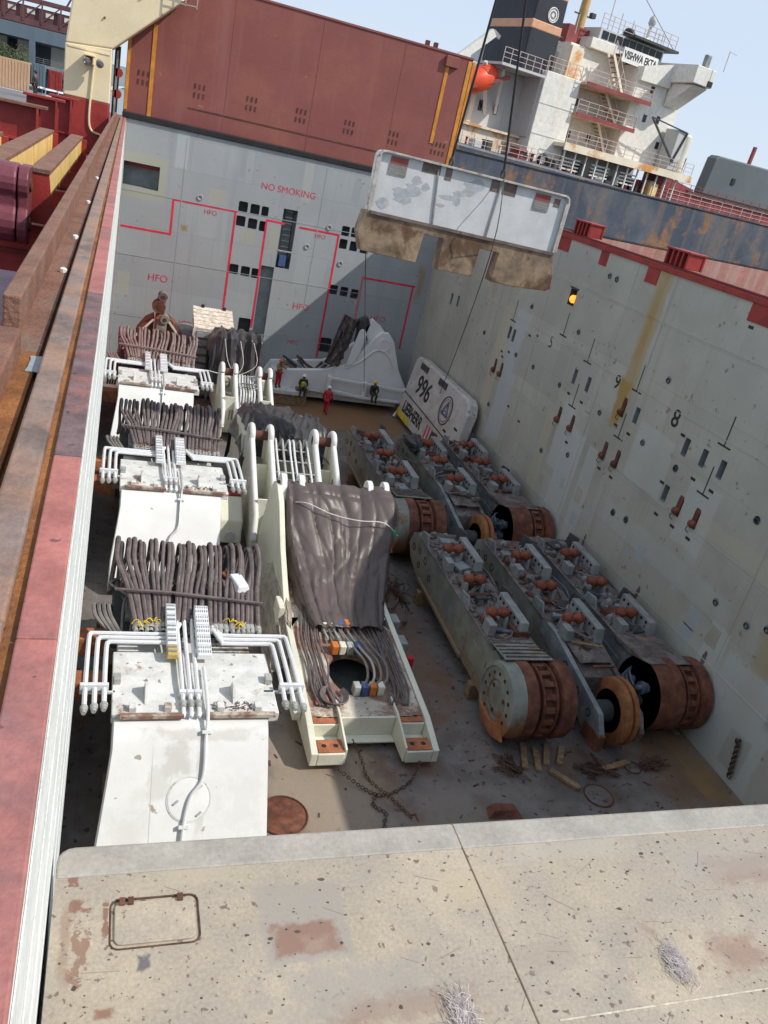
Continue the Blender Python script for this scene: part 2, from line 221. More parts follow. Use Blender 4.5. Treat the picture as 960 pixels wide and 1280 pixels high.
m_hivis = mat('hi_vis_yellow_green', (.58, .75, .03), .6, var=.06, bump=.1)
m_helw = mat('white_helmet', (.8, .8, .8), .3, var=.03, bump=.0)
m_helo = mat('orange_helmet', (.75, .12, .03), .3, var=.03, bump=.0)
m_hely = mat('yellow_helmet', (.75, .42, .02), .3, var=.03, bump=.0)
m_boot = mat('black_boots', (.02, .018, .016), .6)
m_chain = mat('rusty_chain', (.10, .055, .04), .7, metal=.2, var=.3)
m_fibre = mat('frayed_white_fibre', (.68, .62, .60), .7, var=.2, vs=30, bump=.0)
m_quay = mat('quay_ground', (.20, .18, .16), .85, var=.2, vs=.05, dirt=.4, dcol=(.13, .11, .09), ds=.04, bump=.1, bs=2)
m_gant = mat('conveyor_maroon', (.13, .06, .06), .6, var=.2, vs=.3, bump=.03)
m_shed = mat('blue_grey_cladding', (.13, .17, .21), .6, var=.12, vs=.06, brick=(1.2, 30, (0, 2), .12), bump=.02)
m_cont = mat('tan_container_paint', (.56, .36, .22), .6, var=.1, vs=.5, rust=.2, bump=.05)
m_foli = mat('olive_foliage', (.065, .085, .035), .7, var=.45, vs=.5, bump=.0)
m_bark = mat('tree_bark', (.10, .07, .05), .9, var=.2)
m_lamp = emit('lit_orange_lamp', (1, .33, .03), 1.6)
m_lens = mat('lamp_lens', (.3, .35, .4), .12, bump=0)
m_whitet = mat('white_marking', (.75, .75, .72), .6, var=.06)
m_blackt = mat('black_marking', (.025, .025, .025), .6, var=.3)
m_bluetap = mat('blue_cap', (.06, .10, .22), .5)
m_orcap = mat('orange_cap', (.55, .17, .04), .55)
def water_mat():
    mt = mat('harbour_water', (.035, .05, .05), .12, var=.2, vs=.05, bump=.3, bs=1.2); return mt
m_water = water_mat()

# ------------------------------------------------------------------ mesh helpers
class MB:
    def __init__(s): s.v = []; s.f = []
    def add(s, vs, fs):
        o = len(s.v); s.v += [tuple(q) for q in vs]; s.f += [tuple(i+o for i in q) for q in fs]; return s
    def box(s, x0, x1, y0, y1, z0, z1):
        v = [(x0,y0,z0),(x1,y0,z0),(x1,y1,z0),(x0,y1,z0),(x0,y0,z1),(x1,y0,z1),(x1,y1,z1),(x0,y1,z1)]
        return s.add(v, [(0,3,2,1),(4,5,6,7),(0,1,5,4),(1,2,6,5),(2,3,7,6),(3,0,4,7)])
    def hexa(s, b, t):                                    # bottom quad, top quad (both counter-clockwise seen from above)
        return s.add(list(b)+list(t), [(3,2,1,0),(4,5,6,7),(0,1,5,4),(1,2,6,5),(2,3,7,6),(3,0,4,7)])
    def obox(s, c, ax, ay, az, hx, hy, hz):
        c = Vector(c); ax = Vector(ax).normalized()*hx; ay = Vector(ay).normalized()*hy; az = Vector(az).normalized()*hz
        b = [c-ax-ay-az, c+ax-ay-az, c+ax+ay-az, c-ax+ay-az]; t = [q+2*az for q in b]
        return s.hexa(b, t)
    def bar(s, p, q, wd, h=None, up=(0, 0, 1)):
        p = Vector(p); q = Vector(q); d = (q-p); L = d.length; d.normalize(); up = Vector(up)
        if abs(d.dot(up)) > .98: up = Vector((0, 1, 0))
        sx = d.cross(up).normalized(); u2 = sx.cross(d)
        return s.obox((p+q)/2, sx, d, u2, wd/2, L/2, (h or wd)/2)
    def tube(s, pts, r, n=8, cap=True, rs=None):
        pts = [Vector(p) for p in pts]; m_ = len(pts)
        t0 = (pts[1]-pts[0]).normalized(); a = Vector((0, 0, 1)) if abs(t0.z) < .9 else Vector((1, 0, 0))
        nrm = (a-t0*a.dot(t0)).normalized(); vs = []; fs = []
        for i in range(m_):
            t = (pts[min(i+1, m_-1)]-pts[max(i-1, 0)]).normalized()
            nrm = (nrm-t*nrm.dot(t)); nrm = nrm.normalized() if nrm.length > 1e-6 else t.orthogonal().normalized()
            bn = t.cross(nrm); rr = rs[i] if rs else r
            vs += [pts[i]+(nrm*math.cos(k*math.tau/n)+bn*math.sin(k*math.tau/n))*rr for k in range(n)]
        for i in range(m_-1):
            for k in range(n):
                fs.append((i*n+k, i*n+(k+1)%n, (i+1)*n+(k+1)%n, (i+1)*n+k))
        if cap: fs += [tuple(range(n))[::-1], tuple((m_-1)*n+k for k in range(n))]
        return s.add(vs, fs)
    def cyl(s, p, q, r, n=16, r2=None): return s.tube([p, q], r, n, True, [r, r if r2 is None else r2])
    def lathe(s, o, axis, prof, n=24):                    # prof: (distance along axis, radius)
        o = Vector(o); axis = Vector(axis).normalized(); e1 = axis.orthogonal().normalized(); e2 = axis.cross(e1); vs = []; fs = []
        for d, r in prof:
            vs += [o+axis*d+(e1*math.cos(k*math.tau/n)+e2*math.sin(k*math.tau/n))*r for k in range(n)]
        for i in range(len(prof)-1):
            for k in range(n): fs.append((i*n+k, i*n+(k+1)%n, (i+1)*n+(k+1)%n, (i+1)*n+k))
        if prof[0][1] > 1e-4: fs.append(tuple(range(n))[::-1])
        if prof[-1][1] > 1e-4: fs.append(tuple((len(prof)-1)*n+k for k in range(n)))
        return s.add(vs, fs)
    def ring(s, c, axis, r, rt, n=24, k=8):
        c = Vector(c); axis = Vector(axis).normalized(); e1 = axis.orthogonal().normalized(); e2 = axis.cross(e1); vs = []; fs = []
        for i in range(n):
            d = e1*math.cos(i*math.tau/n)+e2*math.sin(i*math.tau/n)
            vs += [c+d*(r+rt*math.cos(j*math.tau/k))+axis*rt*math.sin(j*math.tau/k) for j in range(k)]
        for i in range(n):
            for j in range(k): fs.append((i*k+j, ((i+1)%n)*k+j, ((i+1)%n)*k+(j+1)%k, i*k+(j+1)%k))
        return s.add(vs, fs)
    def prism(s, poly, o, eu, ev, ew, d):                 # polygon (u,v) on plane o,eu,ev extruded d along ew
        o = Vector(o); eu = Vector(eu); ev = Vector(ev); ew = Vector(ew); n = len(poly)
        a = [o+eu*p[0]+ev*p[1] for p in poly]; b = [p+ew*d for p in a]
        fs = [tuple(range(n))[::-1], tuple(range(n, 2*n))]+[(i, (i+1)%n, n+(i+1)%n, n+i) for i in range(n)]
        return s.add(a+b, fs)
    def yz(s, poly, x0, x1): return s.prism(poly, (x0,0,0), (0,1,0), (0,0,1), (1,0,0), x1-x0)
    def xz(s, poly, y0, y1): return s.prism(poly, (0,y0,0), (1,0,0), (0,0,1), (0,1,0), y1-y0)
    def xy(s, poly, z0, z1): return s.prism(poly, (0,0,z0), (1,0,0), (0,1,0), (0,0,1), z1-z0)
    def grid(s, P):
        h = len(P); wd = len(P[0]); vs = [q for row in P for q in row]
        return s.add(vs, [(i*wd+j, i*wd+j+1, (i+1)*wd+j+1, (i+1)*wd+j) for i in range(h-1) for j in range(wd-1)])
    def build(s, name, mt, parent=None, smooth=False, bevel=0, label=None, recalc=True, thick=0, seg=2):
        me = bpy.data.meshes.new(name); me.from_pydata(s.v, [], s.f); me.validate()
        if recalc:
            bm = bmesh.new(); bm.from_mesh(me); bmesh.ops.recalc_face_normals(bm, faces=bm.faces); bm.to_mesh(me); bm.free()
        me.materials.append(mt)
        if smooth:
            for p in me.polygons: p.use_smooth = True
            me.set_sharp_from_angle(angle=R(42))
        o = bpy.data.objects.new(name, me); C.objects.link(o)
        if parent: o.parent = parent
        if label: o['label'] = label
        if thick:
            q = o.modifiers.new('solid', 'SOLIDIFY'); q.thickness = thick
        if bevel:
            q = o.modifiers.new('bevel', 'BEVEL'); q.width = bevel; q.segments = seg; q.limit_method = 'ANGLE'; q.angle_limit = R(40)
        return o
def thing(name, label, cat, loc=(0, 0, 0), rz=0, group=None):
    o = bpy.data.objects.new(name, None); C.objects.link(o); o.location = loc; o.rotation_euler = (0, 0, rz)
    return tag(o, label, cat, group)
def tag(o, label, cat, group=None):
    o['label'] = label; o['category'] = cat
    if group: o['group'] = group
    return o
def structure(o): o['kind'] = 'structure'; return o
def stuff(o): o['kind'] = 'stuff'; return o
def copy_tree(o, parent=None):
    c = o.copy(); C.objects.link(c); c.parent = parent
    for ch in list(o.children): copy_tree(ch, c)
    return c
def text(body, size, mt, parent, o, ex, ey, depth=.006, name='lettering', bold=0, center=True, stretch=1):
    cu = bpy.data.curves.new('txt', 'FONT'); cu.body = body; cu.size = size; cu.extrude = depth/2; cu.offset = bold
    if center: cu.align_x = 'CENTER'; cu.align_y = 'CENTER'
    t = bpy.data.objects.new('txt', cu); C.objects.link(t); dg = bpy.context.evaluated_depsgraph_get()
    me = bpy.data.meshes.new_from_object(t.evaluated_get(dg)); bpy.data.objects.remove(t)
    ex = Vector(ex).normalized(); ey = Vector(ey).normalized(); ez = ex.cross(ey)
    M = Matrix.Identity(4)
    for i in range(3): M[i][0] = ex[i]*stretch; M[i][1] = ey[i]; M[i][2] = ez[i]; M[i][3] = o[i]
    me.transform(M); me.materials.clear(); me.materials.append(mt)
    ob = bpy.data.objects.new(name, me); C.objects.link(ob); ob.parent = parent
    return ob
def smoothpath(pts, k=5):                                 # Catmull-Rom
    pts = [Vector(p) for p in pts]; out = []
    for i in range(len(pts)-1):
        a = pts[max(i-1, 0)]; b = pts[i]; c = pts[i+1]; d = pts[min(i+2, len(pts)-1)]
        for j in range(k):
            t = j/k
            out.append(.5*((2*b)+(c-a)*t+(2*a-5*b+4*c-d)*t*t+(3*b-a-3*c+d)*t**3))
    out.append(pts[-1]); return out
def lerp(a, b, t): return a+(b-a)*t
def path(pts, t):
    s = [0]
    for a, b in zip(pts, pts[1:]): s.append(s[-1]+math.dist(a, b))
    d = t*s[-1]
    for i in range(len(pts)-1):
        if d <= s[i+1] or i == len(pts)-2:
            f = (d-s[i])/(s[i+1]-s[i]); return tuple(lerp(pts[i][k], pts[i+1][k], f) for k in range(len(pts[0])))
def blob(cx, cy, rx, ry, n=14, amp=.25, seed=0):
    q = random.Random(seed); return [(cx+rx*(1+q.uniform(-amp, amp))*math.cos(i*math.tau/n), cy+ry*(1+q.uniform(-amp, amp))*math.sin(i*math.tau/n)) for i in range(n)]
def rag(u0, u1, v0, v1, seed=0, amp=.06, k=4):            # rectangle with uneven edges
    q = random.Random(seed); P = []
    cs = [(u0, v0), (u1, v0), (u1, v1), (u0, v1)]
    for i in range(4):
        a = cs[i]; b = cs[(i+1) % 4]
        for j in range(k): t = j/k; P.append((a[0]+(b[0]-a[0])*t+q.uniform(-amp, amp), a[1]+(b[1]-a[1])*t+q.uniform(-amp, amp)))
    return P
def rrect(u0, u1, v0, v1, r, k=5):
    P = []
    for cx, cy, a0 in ((u1-r, v1-r, 0), (u0+r, v1-r, 90), (u0+r, v0+r, 180), (u1-r, v0+r, 270)):
        for i in range(k+1): a = R(a0+90*i/k); P.append((cx+r*math.cos(a), cy+r*math.sin(a)))
    return P

# ------------------------------------------------------------------ ground, water
W = 18.45; L_ = 48.8; HT = 13.5
g = MB(); g.add([(-26,-600,9.6),(-26,5000,9.6),(-5000,5000,9.6),(-5000,-600,9.6)], [(0,1,2,3)])
structure(g.build('quay_ground', m_quay))
g = MB()
g.add([(-26,-600,4),(-4.6,-600,4),(-4.6,5000,4),(-26,5000,4)], [(0,1,2,3)])
g.add([(-4.6,120,4),(22.6,120,4),(22.6,5000,4),(-4.6,5000,4)], [(0,1,2,3)])
g.add([(-4.6,-600,4),(22.6,-600,4),(22.6,-25,4),(-4.6,-25,4)], [(0,1,2,3)])
g.add([(22.6,-600,4),(5000,-600,4),(5000,5000,4),(22.6,5000,4)], [(0,1,2,3)])
structure(g.build('water', m_water))

# ------------------------------------------------------------------ hold floor
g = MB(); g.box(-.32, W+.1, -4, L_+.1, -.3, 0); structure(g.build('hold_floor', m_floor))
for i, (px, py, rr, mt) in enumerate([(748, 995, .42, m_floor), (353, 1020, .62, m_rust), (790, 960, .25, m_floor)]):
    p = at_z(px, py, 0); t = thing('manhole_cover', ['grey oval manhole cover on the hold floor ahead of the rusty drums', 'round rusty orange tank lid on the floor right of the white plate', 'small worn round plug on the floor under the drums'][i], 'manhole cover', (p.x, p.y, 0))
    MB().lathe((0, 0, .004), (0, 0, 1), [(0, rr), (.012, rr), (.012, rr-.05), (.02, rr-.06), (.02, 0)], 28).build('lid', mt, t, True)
    MB().ring((0, 0, .025), (0, 0, 1), rr, .022, 28, 6).build('rim', m_rustd, t, True)

# ------------------------------------------------------------------ wall with recesses
def holed(mb, rects, u0, u1, v0, v1, P):
    us = sorted({u0, u1} | {q for r in rects for q in r[:2]}); vs = sorted({v0, v1} | {q for r in rects for q in r[2:4]})
    for i in range(len(us)-1):
        for j in range(len(vs)-1):
            c = ((us[i]+us[i+1])/2, (vs[j]+vs[j+1])/2)
            if any(r[0] < c[0] < r[1] and r[2] < c[1] < r[3] for r in rects): continue
            mb.add([P(us[i], vs[j]), P(us[i+1], vs[j]), P(us[i+1], vs[j+1]), P(us[i], vs[j+1])], [(0, 1, 2, 3)])
def liner(r, P, D, ch, ow):                               # pocket behind a hole; ch = corner cut, ow = outward offset of depth
    a, b, c, d = r; ring = [(a+ch, c), (b-ch, c), (b, c+ch), (b, d-ch), (b-ch, d), (a+ch, d), (a, d-ch), (a, c+ch)]
    mb = MB(); f = [P(*q) for q in ring]; k = [P(*q, D) for q in ring]
    mb.add(f+k, [(i, (i+1) % 8, 8+(i+1) % 8, 8+i) for i in range(8)]+[tuple(range(8, 16))])
    cr = [(a, c), (b, c), (b, d), (a, d)]
    if ch > 0:
        for q, (i, j) in zip(cr, ((7, 0), (1, 2), (3, 4), (5, 6))): mb.add([P(*q), f[i], f[j]], [(0, 1, 2)])
    return mb

# far bulkhead -----------------------------------------------------
bh = thing('hold_bulkhead', 'pale grey steel end wall with red outline boxes and square vent openings', 'wall', (9, L_, 0))
bh.location = (0, 0, 0)
PF = lambda x, z, d=0: (x, L_+d, z)
fx = lambda px, py: at_y(px, py, L_)
holes = []
def zoom5(zx, zy): return 130+zx/3.2, 200+zy/3.2
for (zx, zy) in [(557,187),(604,198),(644,207),(547,244),(594,255),(634,265),(519,436),(565,445),(603,453)]:
    p = fx(*zoom5(zx, zy)); w_ = .26 if zx not in (644, 634, 603) else .20
    holes.append((p.x-w_, p.x+w_, p.z-.28, p.z+.28, .5, .09, 'vent_opening', m_hole))
for (px, py) in [(432,289),(444,291),(429,305),(442,308),(455,311),(417,362),(430,364.5),(443,367.5)]:
    p = fx(px, py); holes.append((p.x-.24, p.x+.24, p.z-.28, p.z+.28, .5, .09, 'vent_opening', m_hole))
p0 = fx(*zoom5(715, 434)); p1 = fx(*zoom5(762, 202)); holes.append((8.78, 9.62, p0.z, p1.z, .7, .02, 'ladder_recess', m_recess))
p1 = fx(*zoom5(655, 425)); holes.append((7.98, 8.74, 1.2, p1.z, .35, .02, 'pipe_recess', m_recess))
p1 = fx(*zoom5(225, 30)); p0 = fx(*zoom5(215, 125)); holes.append((-.28, p1.x, p0.z, p1.z, .9, .02, 'corner_recess', m_recess))
for zx, zy in [(560, 662), (885, 740)]:
    p = fx(*zoom5(zx, zy)); holes.append((p.x-.36, p.x+.36, p.z-.45, p.z+.45, .5, .1, 'drain_opening', m_hole))
mb = MB(); holed(mb, holes, -.3, W+.1, 0, HT, PF)
mb.build('wall', m_wallf, bh, recalc=False)
MB().box(-.3, W+.1, L_+1.0, L_+1.05, 0, HT).build('backing', m_dark, bh)
for h in holes: liner(h[:4], PF, h[4], h[5], 1).build(h[6], h[7], bh)
MB().box(-.3, W+.1, L_-.12, L_+.5, HT-.0, HT+.3).build('rubber_seal', m_black, bh, bevel=.04)
# ladder in recess
lr = holes[17]
ld = MB(); ld.bar((8.95, L_+.35, lr[2]), (8.95, L_+.35, lr[3]), .06); ld.bar((9.45, L_+.35, lr[2]), (9.45, L_+.35, lr[3]), .06)
ld.build('ladder_rail', m_dark, bh)
k = lr[2]+.2
while k < lr[3]: MB().cyl((8.95, L_+.35, k), (9.45, L_+.35, k), .025, 6).build('ladder_rung', m_galv, bh); k += .33
MB().box(8.78, 9.62, L_-.02, L_+.05, lr[2]+.95, lr[2]+1.02).build('guard_bar', m_galv, bh)
MB().box(8.95, 9.35, L_+.02, L_+.3, lr[2]+.1, lr[2]+.75).build('tool_bag', m_bluetap, bh)
# red outlines
def redline(pts, wd=.12):
    for a, b in zip(pts, pts[1:]):
        a = fx(*a); b = fx(*b)
        if abs(a.x-b.x) > abs(a.z-b.z): zz = (a.z+b.z)/2; x0, x1 = sorted((a.x, b.x)); q = MB().box(x0-wd/2, x1+wd/2, L_-.006, L_-.002, zz-wd/2, zz+wd/2)
        else: xx = (a.x+b.x)/2; z0, z1 = sorted((a.z, b.z)); q = MB().box(xx-wd/2, xx+wd/2, L_-.009, L_-.0065, max(z0, .02), z1)
        q.build('painted_line', m_redline, bh)
redline([zoom5(70,260), zoom5(263,298), zoom5(280,155), zoom5(528,209), zoom5(474,600)])
redline([zoom5(585,670), zoom5(655,240), zoom5(720,256)]); redline([zoom5(785,268), zoom5(938,303), zoom5(850,790)])
redline([(443, 397), (455, 346), (518, 360), (497, 436)])
EX, EZ = (1, 0, 0), (0, 0, 1)
for s, px, py, sz in [('NO SMOKING', 361, 239, .5), ('HFO', 263, 266, .36), ('HFO', 197, 348, .56), ('HFO', 400, 296, .33), ('HFO', 376, 384, .52), ('HFO', 366, 428, .36), ('HFO', 472, 399, .5), ('HFO', 231, 404, .36)]:
    p = fx(px, py); text(s, sz, m_redtext, bh, (p.x, L_-.006, p.z), EX, EZ, .004)
for i, (zx, zy) in enumerate([(385, 150), (901, 270), (945, 415), (812, 347)]):
    p = fx(*zoom5(zx, zy)); MB().ring((p.x, L_-.03, p.z), (0, 1, 0), .13, .03, 16, 6).build('lashing_ring', m_galv, bh, True)
PATF = 0 and [(-.1, 2.3, 9.6, 11.9, m_patchy), (4.6, 5.5, 10.2, 10.9, m_patchy), (8.2, 8.7, 8.0, 9.6, m_patchy), (6.6, 7.4, 8.2, 9.1, m_patchy), (0.1, .7, 4.4, 5.6, m_patchy), (9.9, 10.6, 6.0, 10.4, m_patch), (6.2, 7.6, 2.2, 5.6, m_patch), (2.5, 3.2, 11.6, 13.4, m_patch), (9.6, 10.2, 11.0, 13.3, m_patch)]
for x in (3.1, 10.9, 14.2): MB().box(x-.02, x+.02, L_-.012, L_-.0, .3, HT-.3).build('weld_seam', m_wallf, bh)
for z in (3.2, 6.6, 10.0): MB().box(-.2, W, L_-.0135, L_-.0, z-.015, z+.015).build('weld_seam', m_wallf, bh)

# right wall -------------------------------------------------------
rw = thing('hold_side_wall', 'long shaded grey-green steel side wall with slots, lashing rings and black numbers', 'wall')
PR = lambda y, z, d=0: (W+d, y, z)
def zr(zx, zy): p = at_x(560+zx/2.4, 280+zy/2.4, W); return p.y, p.z
slots = []
SL = [(185,325,22,0),(197,335,22,0),(380,458,28,0),(420,482,28,0),(525,555,30,1),(565,575,30,0),(713,670,34,0),(766,703,34,0),(820,738,36,0),
      (140,430,22,2),(158,443,22,2),(332,578,26,2),(370,605,26,2),(468,685,30,2),(505,710,32,2),(651,808,30,0),(692,850,36,2),(741,888,38,2),(11,225,20,0),(30,232,20,0)]
hr = []
for zx, zy, hh, kind in SL:
    y, z = zr(zx, zy); y2, z2 = zr(zx, zy+hh); hz = max(.3, abs(z-z2)*.95)
    hr.append((y-.14, y+.14, z-hz, z+hz, kind))
lampy, lampz = zr(373, 220); hr.append((lampy-.28, lampy+.28, lampz-.34, lampz+.34, 3))
mb = MB(); holed(mb, hr, -4, L_, 0, HT-.38, PR); mb.build('wall', m_wallr, rw)
MB().box(W+.6, W+.65, -4, L_, 0, HT-.38).build('backing', m_dark, rw)
for r in hr:
    liner(r[:4], PR, .3, .03, 1).build('slot_recess' if r[4] != 3 else 'lamp_recess', m_recess if r[4] != 3 else m_dark, rw)
    yc = (r[0]+r[1])/2
    if r[4] in (1, 2):
        MB().lathe((W-.05, yc, r[2]+.18), (0, 1, 0), [(-.13, .05), (-.12, .11), (0, .14), (.12, .11), (.13, .05)], 12).build('lashing_lug', m_rust, rw, True)
        MB().box(W-.03, W+.2, yc-.1, yc+.1, r[2]+.2, r[2]+.75).build('lug_shank', m_rustd, rw, bevel=.02)
        MB().tube(smoothpath([(W-.08, yc+.08, r[2]+.12), (W-.1, yc+.16, r[2]-.08), (W-.08, yc+.02, r[2]-.14)], 4), .015, 5).build('wire_loop', m_chain, rw)
MB().lathe((W+.02, lampy-.05, lampz-.06), (-1, 0, 0), [(-.1, .17), (.03, .17), (.1, .12), (.13, 0)], 16).build('cargo_lamp', m_lamp, rw, True)
MB().box(W-.02, W+.16, lampy-.36, lampy+.36, lampz+.35, lampz+.42).build('lamp_hood', m_dark, rw)
RNG = [(253,247),(393,323),(663,468),(257,428),(205,392),(336,482),(456,565),(585,655),(281,678),(360,692),(495,865),(535,885),(927,888),(123,540),(487,155),(508,165),(683,733),(110,325)]
RNG2 = [(190,228),(235,255),(702,257),(555,547),(665,630),(738,645),(635,1042),(412,72)]
pts = [zr(*q) for q in RNG]
for a, b in RNG2: p = at_x(700+a/2.844, 560+b/2.844, W); pts.append((p.y, p.z))
for y, z in pts:
    MB().lathe((W-.004, y, z), (-1, 0, 0), [(0, .13), (.012, .13), (.012, .075), (.004, .08), (.004, 0)], 16).build('lashing_pot', m_recess, rw, True)
    MB().ring((W-.03, y, z-.03), (1, 0, .2), .085, .022, 14, 6).build('lashing_ring', m_dark, rw, True)
for a, b in [(85,330),(275,515),(510,750)]:
    p = at_x(700+a/2.844, 560+b/2.844, W); MB().yz(blob(p.y, p.z, .09, .28, 16, .22, int(a)), W-.003, W+.01).build('oil_mark', m_topgrime, rw)
# tee marks
for zx, zy, s in [(195,290,1),(345,335,1),(418,415,1.2),(565,502,1.4),(828,667,1.7),(372,548,1),(510,642,1.4),(764,812,1.8)]:
    y, z = zr(zx, zy); d = .42*s/1.4+.1
    MB().box(W-.004, W+.01, y-.32, y+.32, z-.03, z+.03).build('tee_mark', m_blackt, rw); MB().box(W-.005, W+.01, y-.025, y+.025, z+.03, z+1.0).build('tee_mark', m_blackt, rw)
for zx, zy in [(161,382),(163,398),(182,384),(400,535),(362,508),(355,655),(503,603),(541,630),(453,733),(488,760),(705,634),(735,765),(789,802),(642,775),(624,870),(672,907),(719,944),(268,335),(245,335),(212,592),(181,547),(909,310)]:
    y, z = zr(zx, zy); MB().box(W-.004, W+.01, y-.12, y+.12, z-.05, z+.05).build('paint_tick', m_blackt, rw)
for s, zx, zy, sz in [('8', 683, 586, .86), ('9', 508, 476, .74), ('5', 309, 356, .72)]:
    y, z = zr(zx, zy); text(s, sz, m_blackt, rw, (W-.004, y, z), (0, -1, 0), EZ, .004, bold=.012 if s != '5' else 0)
# red coaming bar and lugs on top
MB().box(W-.07, W+.16, -4, L_, HT-.376, HT-.18).build('coaming_bar', m_redp, rw, bevel=.02)
MB().box(W-.02, W+.25, -4, L_, HT-.178, HT-.10).build('coaming_ledge', m_reddk, rw)
for zx, zy, s in [(350,62,.5),(468,104,.3),(613,158,.4),(945,278,.6)]:
    y, z = zr(zx, zy); MB().box(W-.02, W+.01, y-s, y+s, HT-.38-.55, HT-.38).build('red_primer_patch', m_redp, rw)
YB = []
for px, py in [(730, 296), (848, 335)]:
    p = at_x(px, py, W+.3); y = p.y; YB.append(y)
    q = MB()
    for dy in (-.62, -.3, .0, .3, .62): q.box(W-.02+.1, W+.75, y+dy-.05, y+dy+.05, HT-.1, HT+.42)
    q.box(W+.7, W+.78, y-.7, y+.7, HT-.1, HT+.45); q.box(W+.05, W+.8, y-.72, y+.72, HT+.4, HT+.47)
    q.build('coaming_lug', m_redp, rw, bevel=.015)
# stains and patches on the right wall
y, z = zr(660, 170)
q = random.Random(5)
for i in range(17):
    yy = 17+i*.8+q.uniform(-.4, .4); zz = 1.5+q.uniform(0, 2.6); s = q.uniform(.1, .3)
    MB().yz(rag(yy-s, yy+s, zz-s*1.3, zz+s*1.3, i+60, .03, 3), W-.0018, W+.02).build('paint_patch', m_patch if i % 4 else m_patchy, rw)
p = at_x(380/2.844+700, 565/2.844+560, W); MB().yz(rag(p.y-.33, p.y+.33, p.z-.4, p.z+.4, 3, .03, 3), W-.0024, W+.02).build('paint_patch', m_patchy, rw)
for yy in (16.6, 24.9, 27.4, 33.5, 38.2, 42.6): MB().box(W-.012, W+.01, yy-.02, yy+.02, .1, HT-.4).build('weld_seam', m_wallr, rw)
for zz in (2.6, 5.9, 9.0, 11.5): MB().box(W-.0135, W+.01, -4, L_, zz-.015, zz+.015).build('weld_seam', m_wallr, rw)
MB().box(W-.25, W, 38.6, 39.1, .0, .6).build('wall_bracket', m_dark, rw)
cp = at_x(700+635/2.844, 560+1042/2.844, W-.1); cq = at_x(700+600/2.844, 560+1165/2.844, W-.1)
ch = thing('lashing_chain', 'dark chain hanging from a ring low on the shaded wall', 'chain', (W-.1, cp.y, cp.z))
for i in range(14):
    t = i/13; z = -(cp.z-cq.z)*t; yy = (cq.y-cp.y)*t
    MB().ring((0, yy, z), (1, 0, 0) if i % 2 else (0, 1, .2), .075, .022, 10, 5).build('link', m_chain, ch, True)

# own ship outside the hold
hullo = thing('ship_side', 'dark red side deck and hull plating outside the grey hold wall', 'ship deck')
MB().box(W+.66, 22.5, -25, 58, 11.2, 11.5).build('side_deck', m_reddk, hullo)
MB().box(22.3, 22.6, -25, 70, 0, 12.3).build('hull_plating', m_reddk, hullo)
MB().box(-4.6, -4.4, -25, 120, 0, 11.5).build('hull_plating', m_reddk, hullo)
MB().box(-.3, W+.1, -4.3, -4, 0, 11).build('end_plating', m_dark, hullo)
dk = MB(); dk.box(-4.4, -.8, -25, 120, 11.2, 11.5); dk.box(-.8, W+.6, L_+1.06, 49.2, 11.2, 13.3); dk.box(-.8, 22.3, 50.6, 120, 11.2, 11.5)
structure(dk.build('main_deck', m_reddk))

# left wall and coaming ----------------------------------------------
lw = thing('hatch_coaming', 'long rusty hatch coaming with worn rail, timber baulk and peeling white inner face', 'coaming')
MB().box(-.5, -.30, -4, L_, 0, 10.2).build('hold_wall', m_wallf, lw)
MB().box(-.15, -.087, -4, L_, 10.25, 13.46).build('inner_face', m_peel, lw)
MB().box(-.5, -.15, -4, L_, 10.2, 10.3).build('ledge', m_dark, lw)
m_scorch = mat('scorched_coaming_plate', (.15, .098, .10), .7, var=.3, vs=6, dirt=.42, dcol=(.34, .12, .09), ds=4, spots=.33, pcol=(.04, .035, .04), ps=22, bump=.3, bs=60)
MB().box(-.2375, -.2005, -4, L_, 13.401, 13.478).build('gutter_fill', m_groove, lw)  # rusty strip added to lift the gutter floor into the sun
q = random.Random(11)
yy = -4.
while yy < L_:
    ln = q.uniform(1.1, 2.6) if yy < 20 else 4
    MB().box(-.2, -.087, yy, min(yy+ln-.004, L_), 13.46, 13.5+q.uniform(-.002, .002)).build('top_plate', m_scorch if 2.7 < yy < 6.2 else m_pink, lw, bevel=.006); yy += ln
for i in range(9): MB().box(-.088, -.0845+.0004*(i % 3), -4, L_, 13.40-i*.33, 13.403-i*.33+.004*(i % 2)).build('paint_crack', m_rail, lw)
for i in range(6):                                           # loose edges of the peeling paint
    x = -.086+i*.0015; z0 = 13.42-i*.45; MB().box(x, x+.004, -4, L_, z0-.38, z0).build('paint_layer', m_peel, lw)
MB().box(-.6, -.2, -4, L_, 13.2, 13.40).build('gutter', m_groove, lw)
yy = -4.
while yy < L_:
    ln = 3.1; MB().box(-.365, -.238, yy, min(yy+ln-.006, L_), 13.40, 13.515).build('rubbing_rail', m_rail, lw, bevel=.012); yy += ln
MB().box(-.62, -.40, -4, 5.15, 13.40, 13.45).build('plank_bed', m_groove, lw, bevel=.005)
MB().box(-.62, -.40, 5.156, L_, 13.40, 13.45).build('plank_bed', m_plank, lw, bevel=.005)
MB().box(-.66, -.55, 5.55, L_-1, 13.40, 13.68).build('timber_baulk', m_plank, lw, bevel=.012)
MB().box(-.72, -.50, -4, 5.1, 13.40, 13.60).build('timber_baulk', m_plank, lw, bevel=.012)
MB().box(-.72, -.6, -4, L_, 11.5, 13.38).build('coaming_plating', m_reddk, lw)
MB().xy(rag(-.44, -.375, 4.75, 5.05, 3, .008), 13.452, 13.458).build('tape_patch', m_stack, lw)
for y in (7.6, 9.4, 12.4, 15.8): MB().lathe((-.43, y, 13.452), (0, 0, 1), [(0, .03), (.03, .03), (.04, .015)], 8).build('bolt', m_whitet, lw, True)
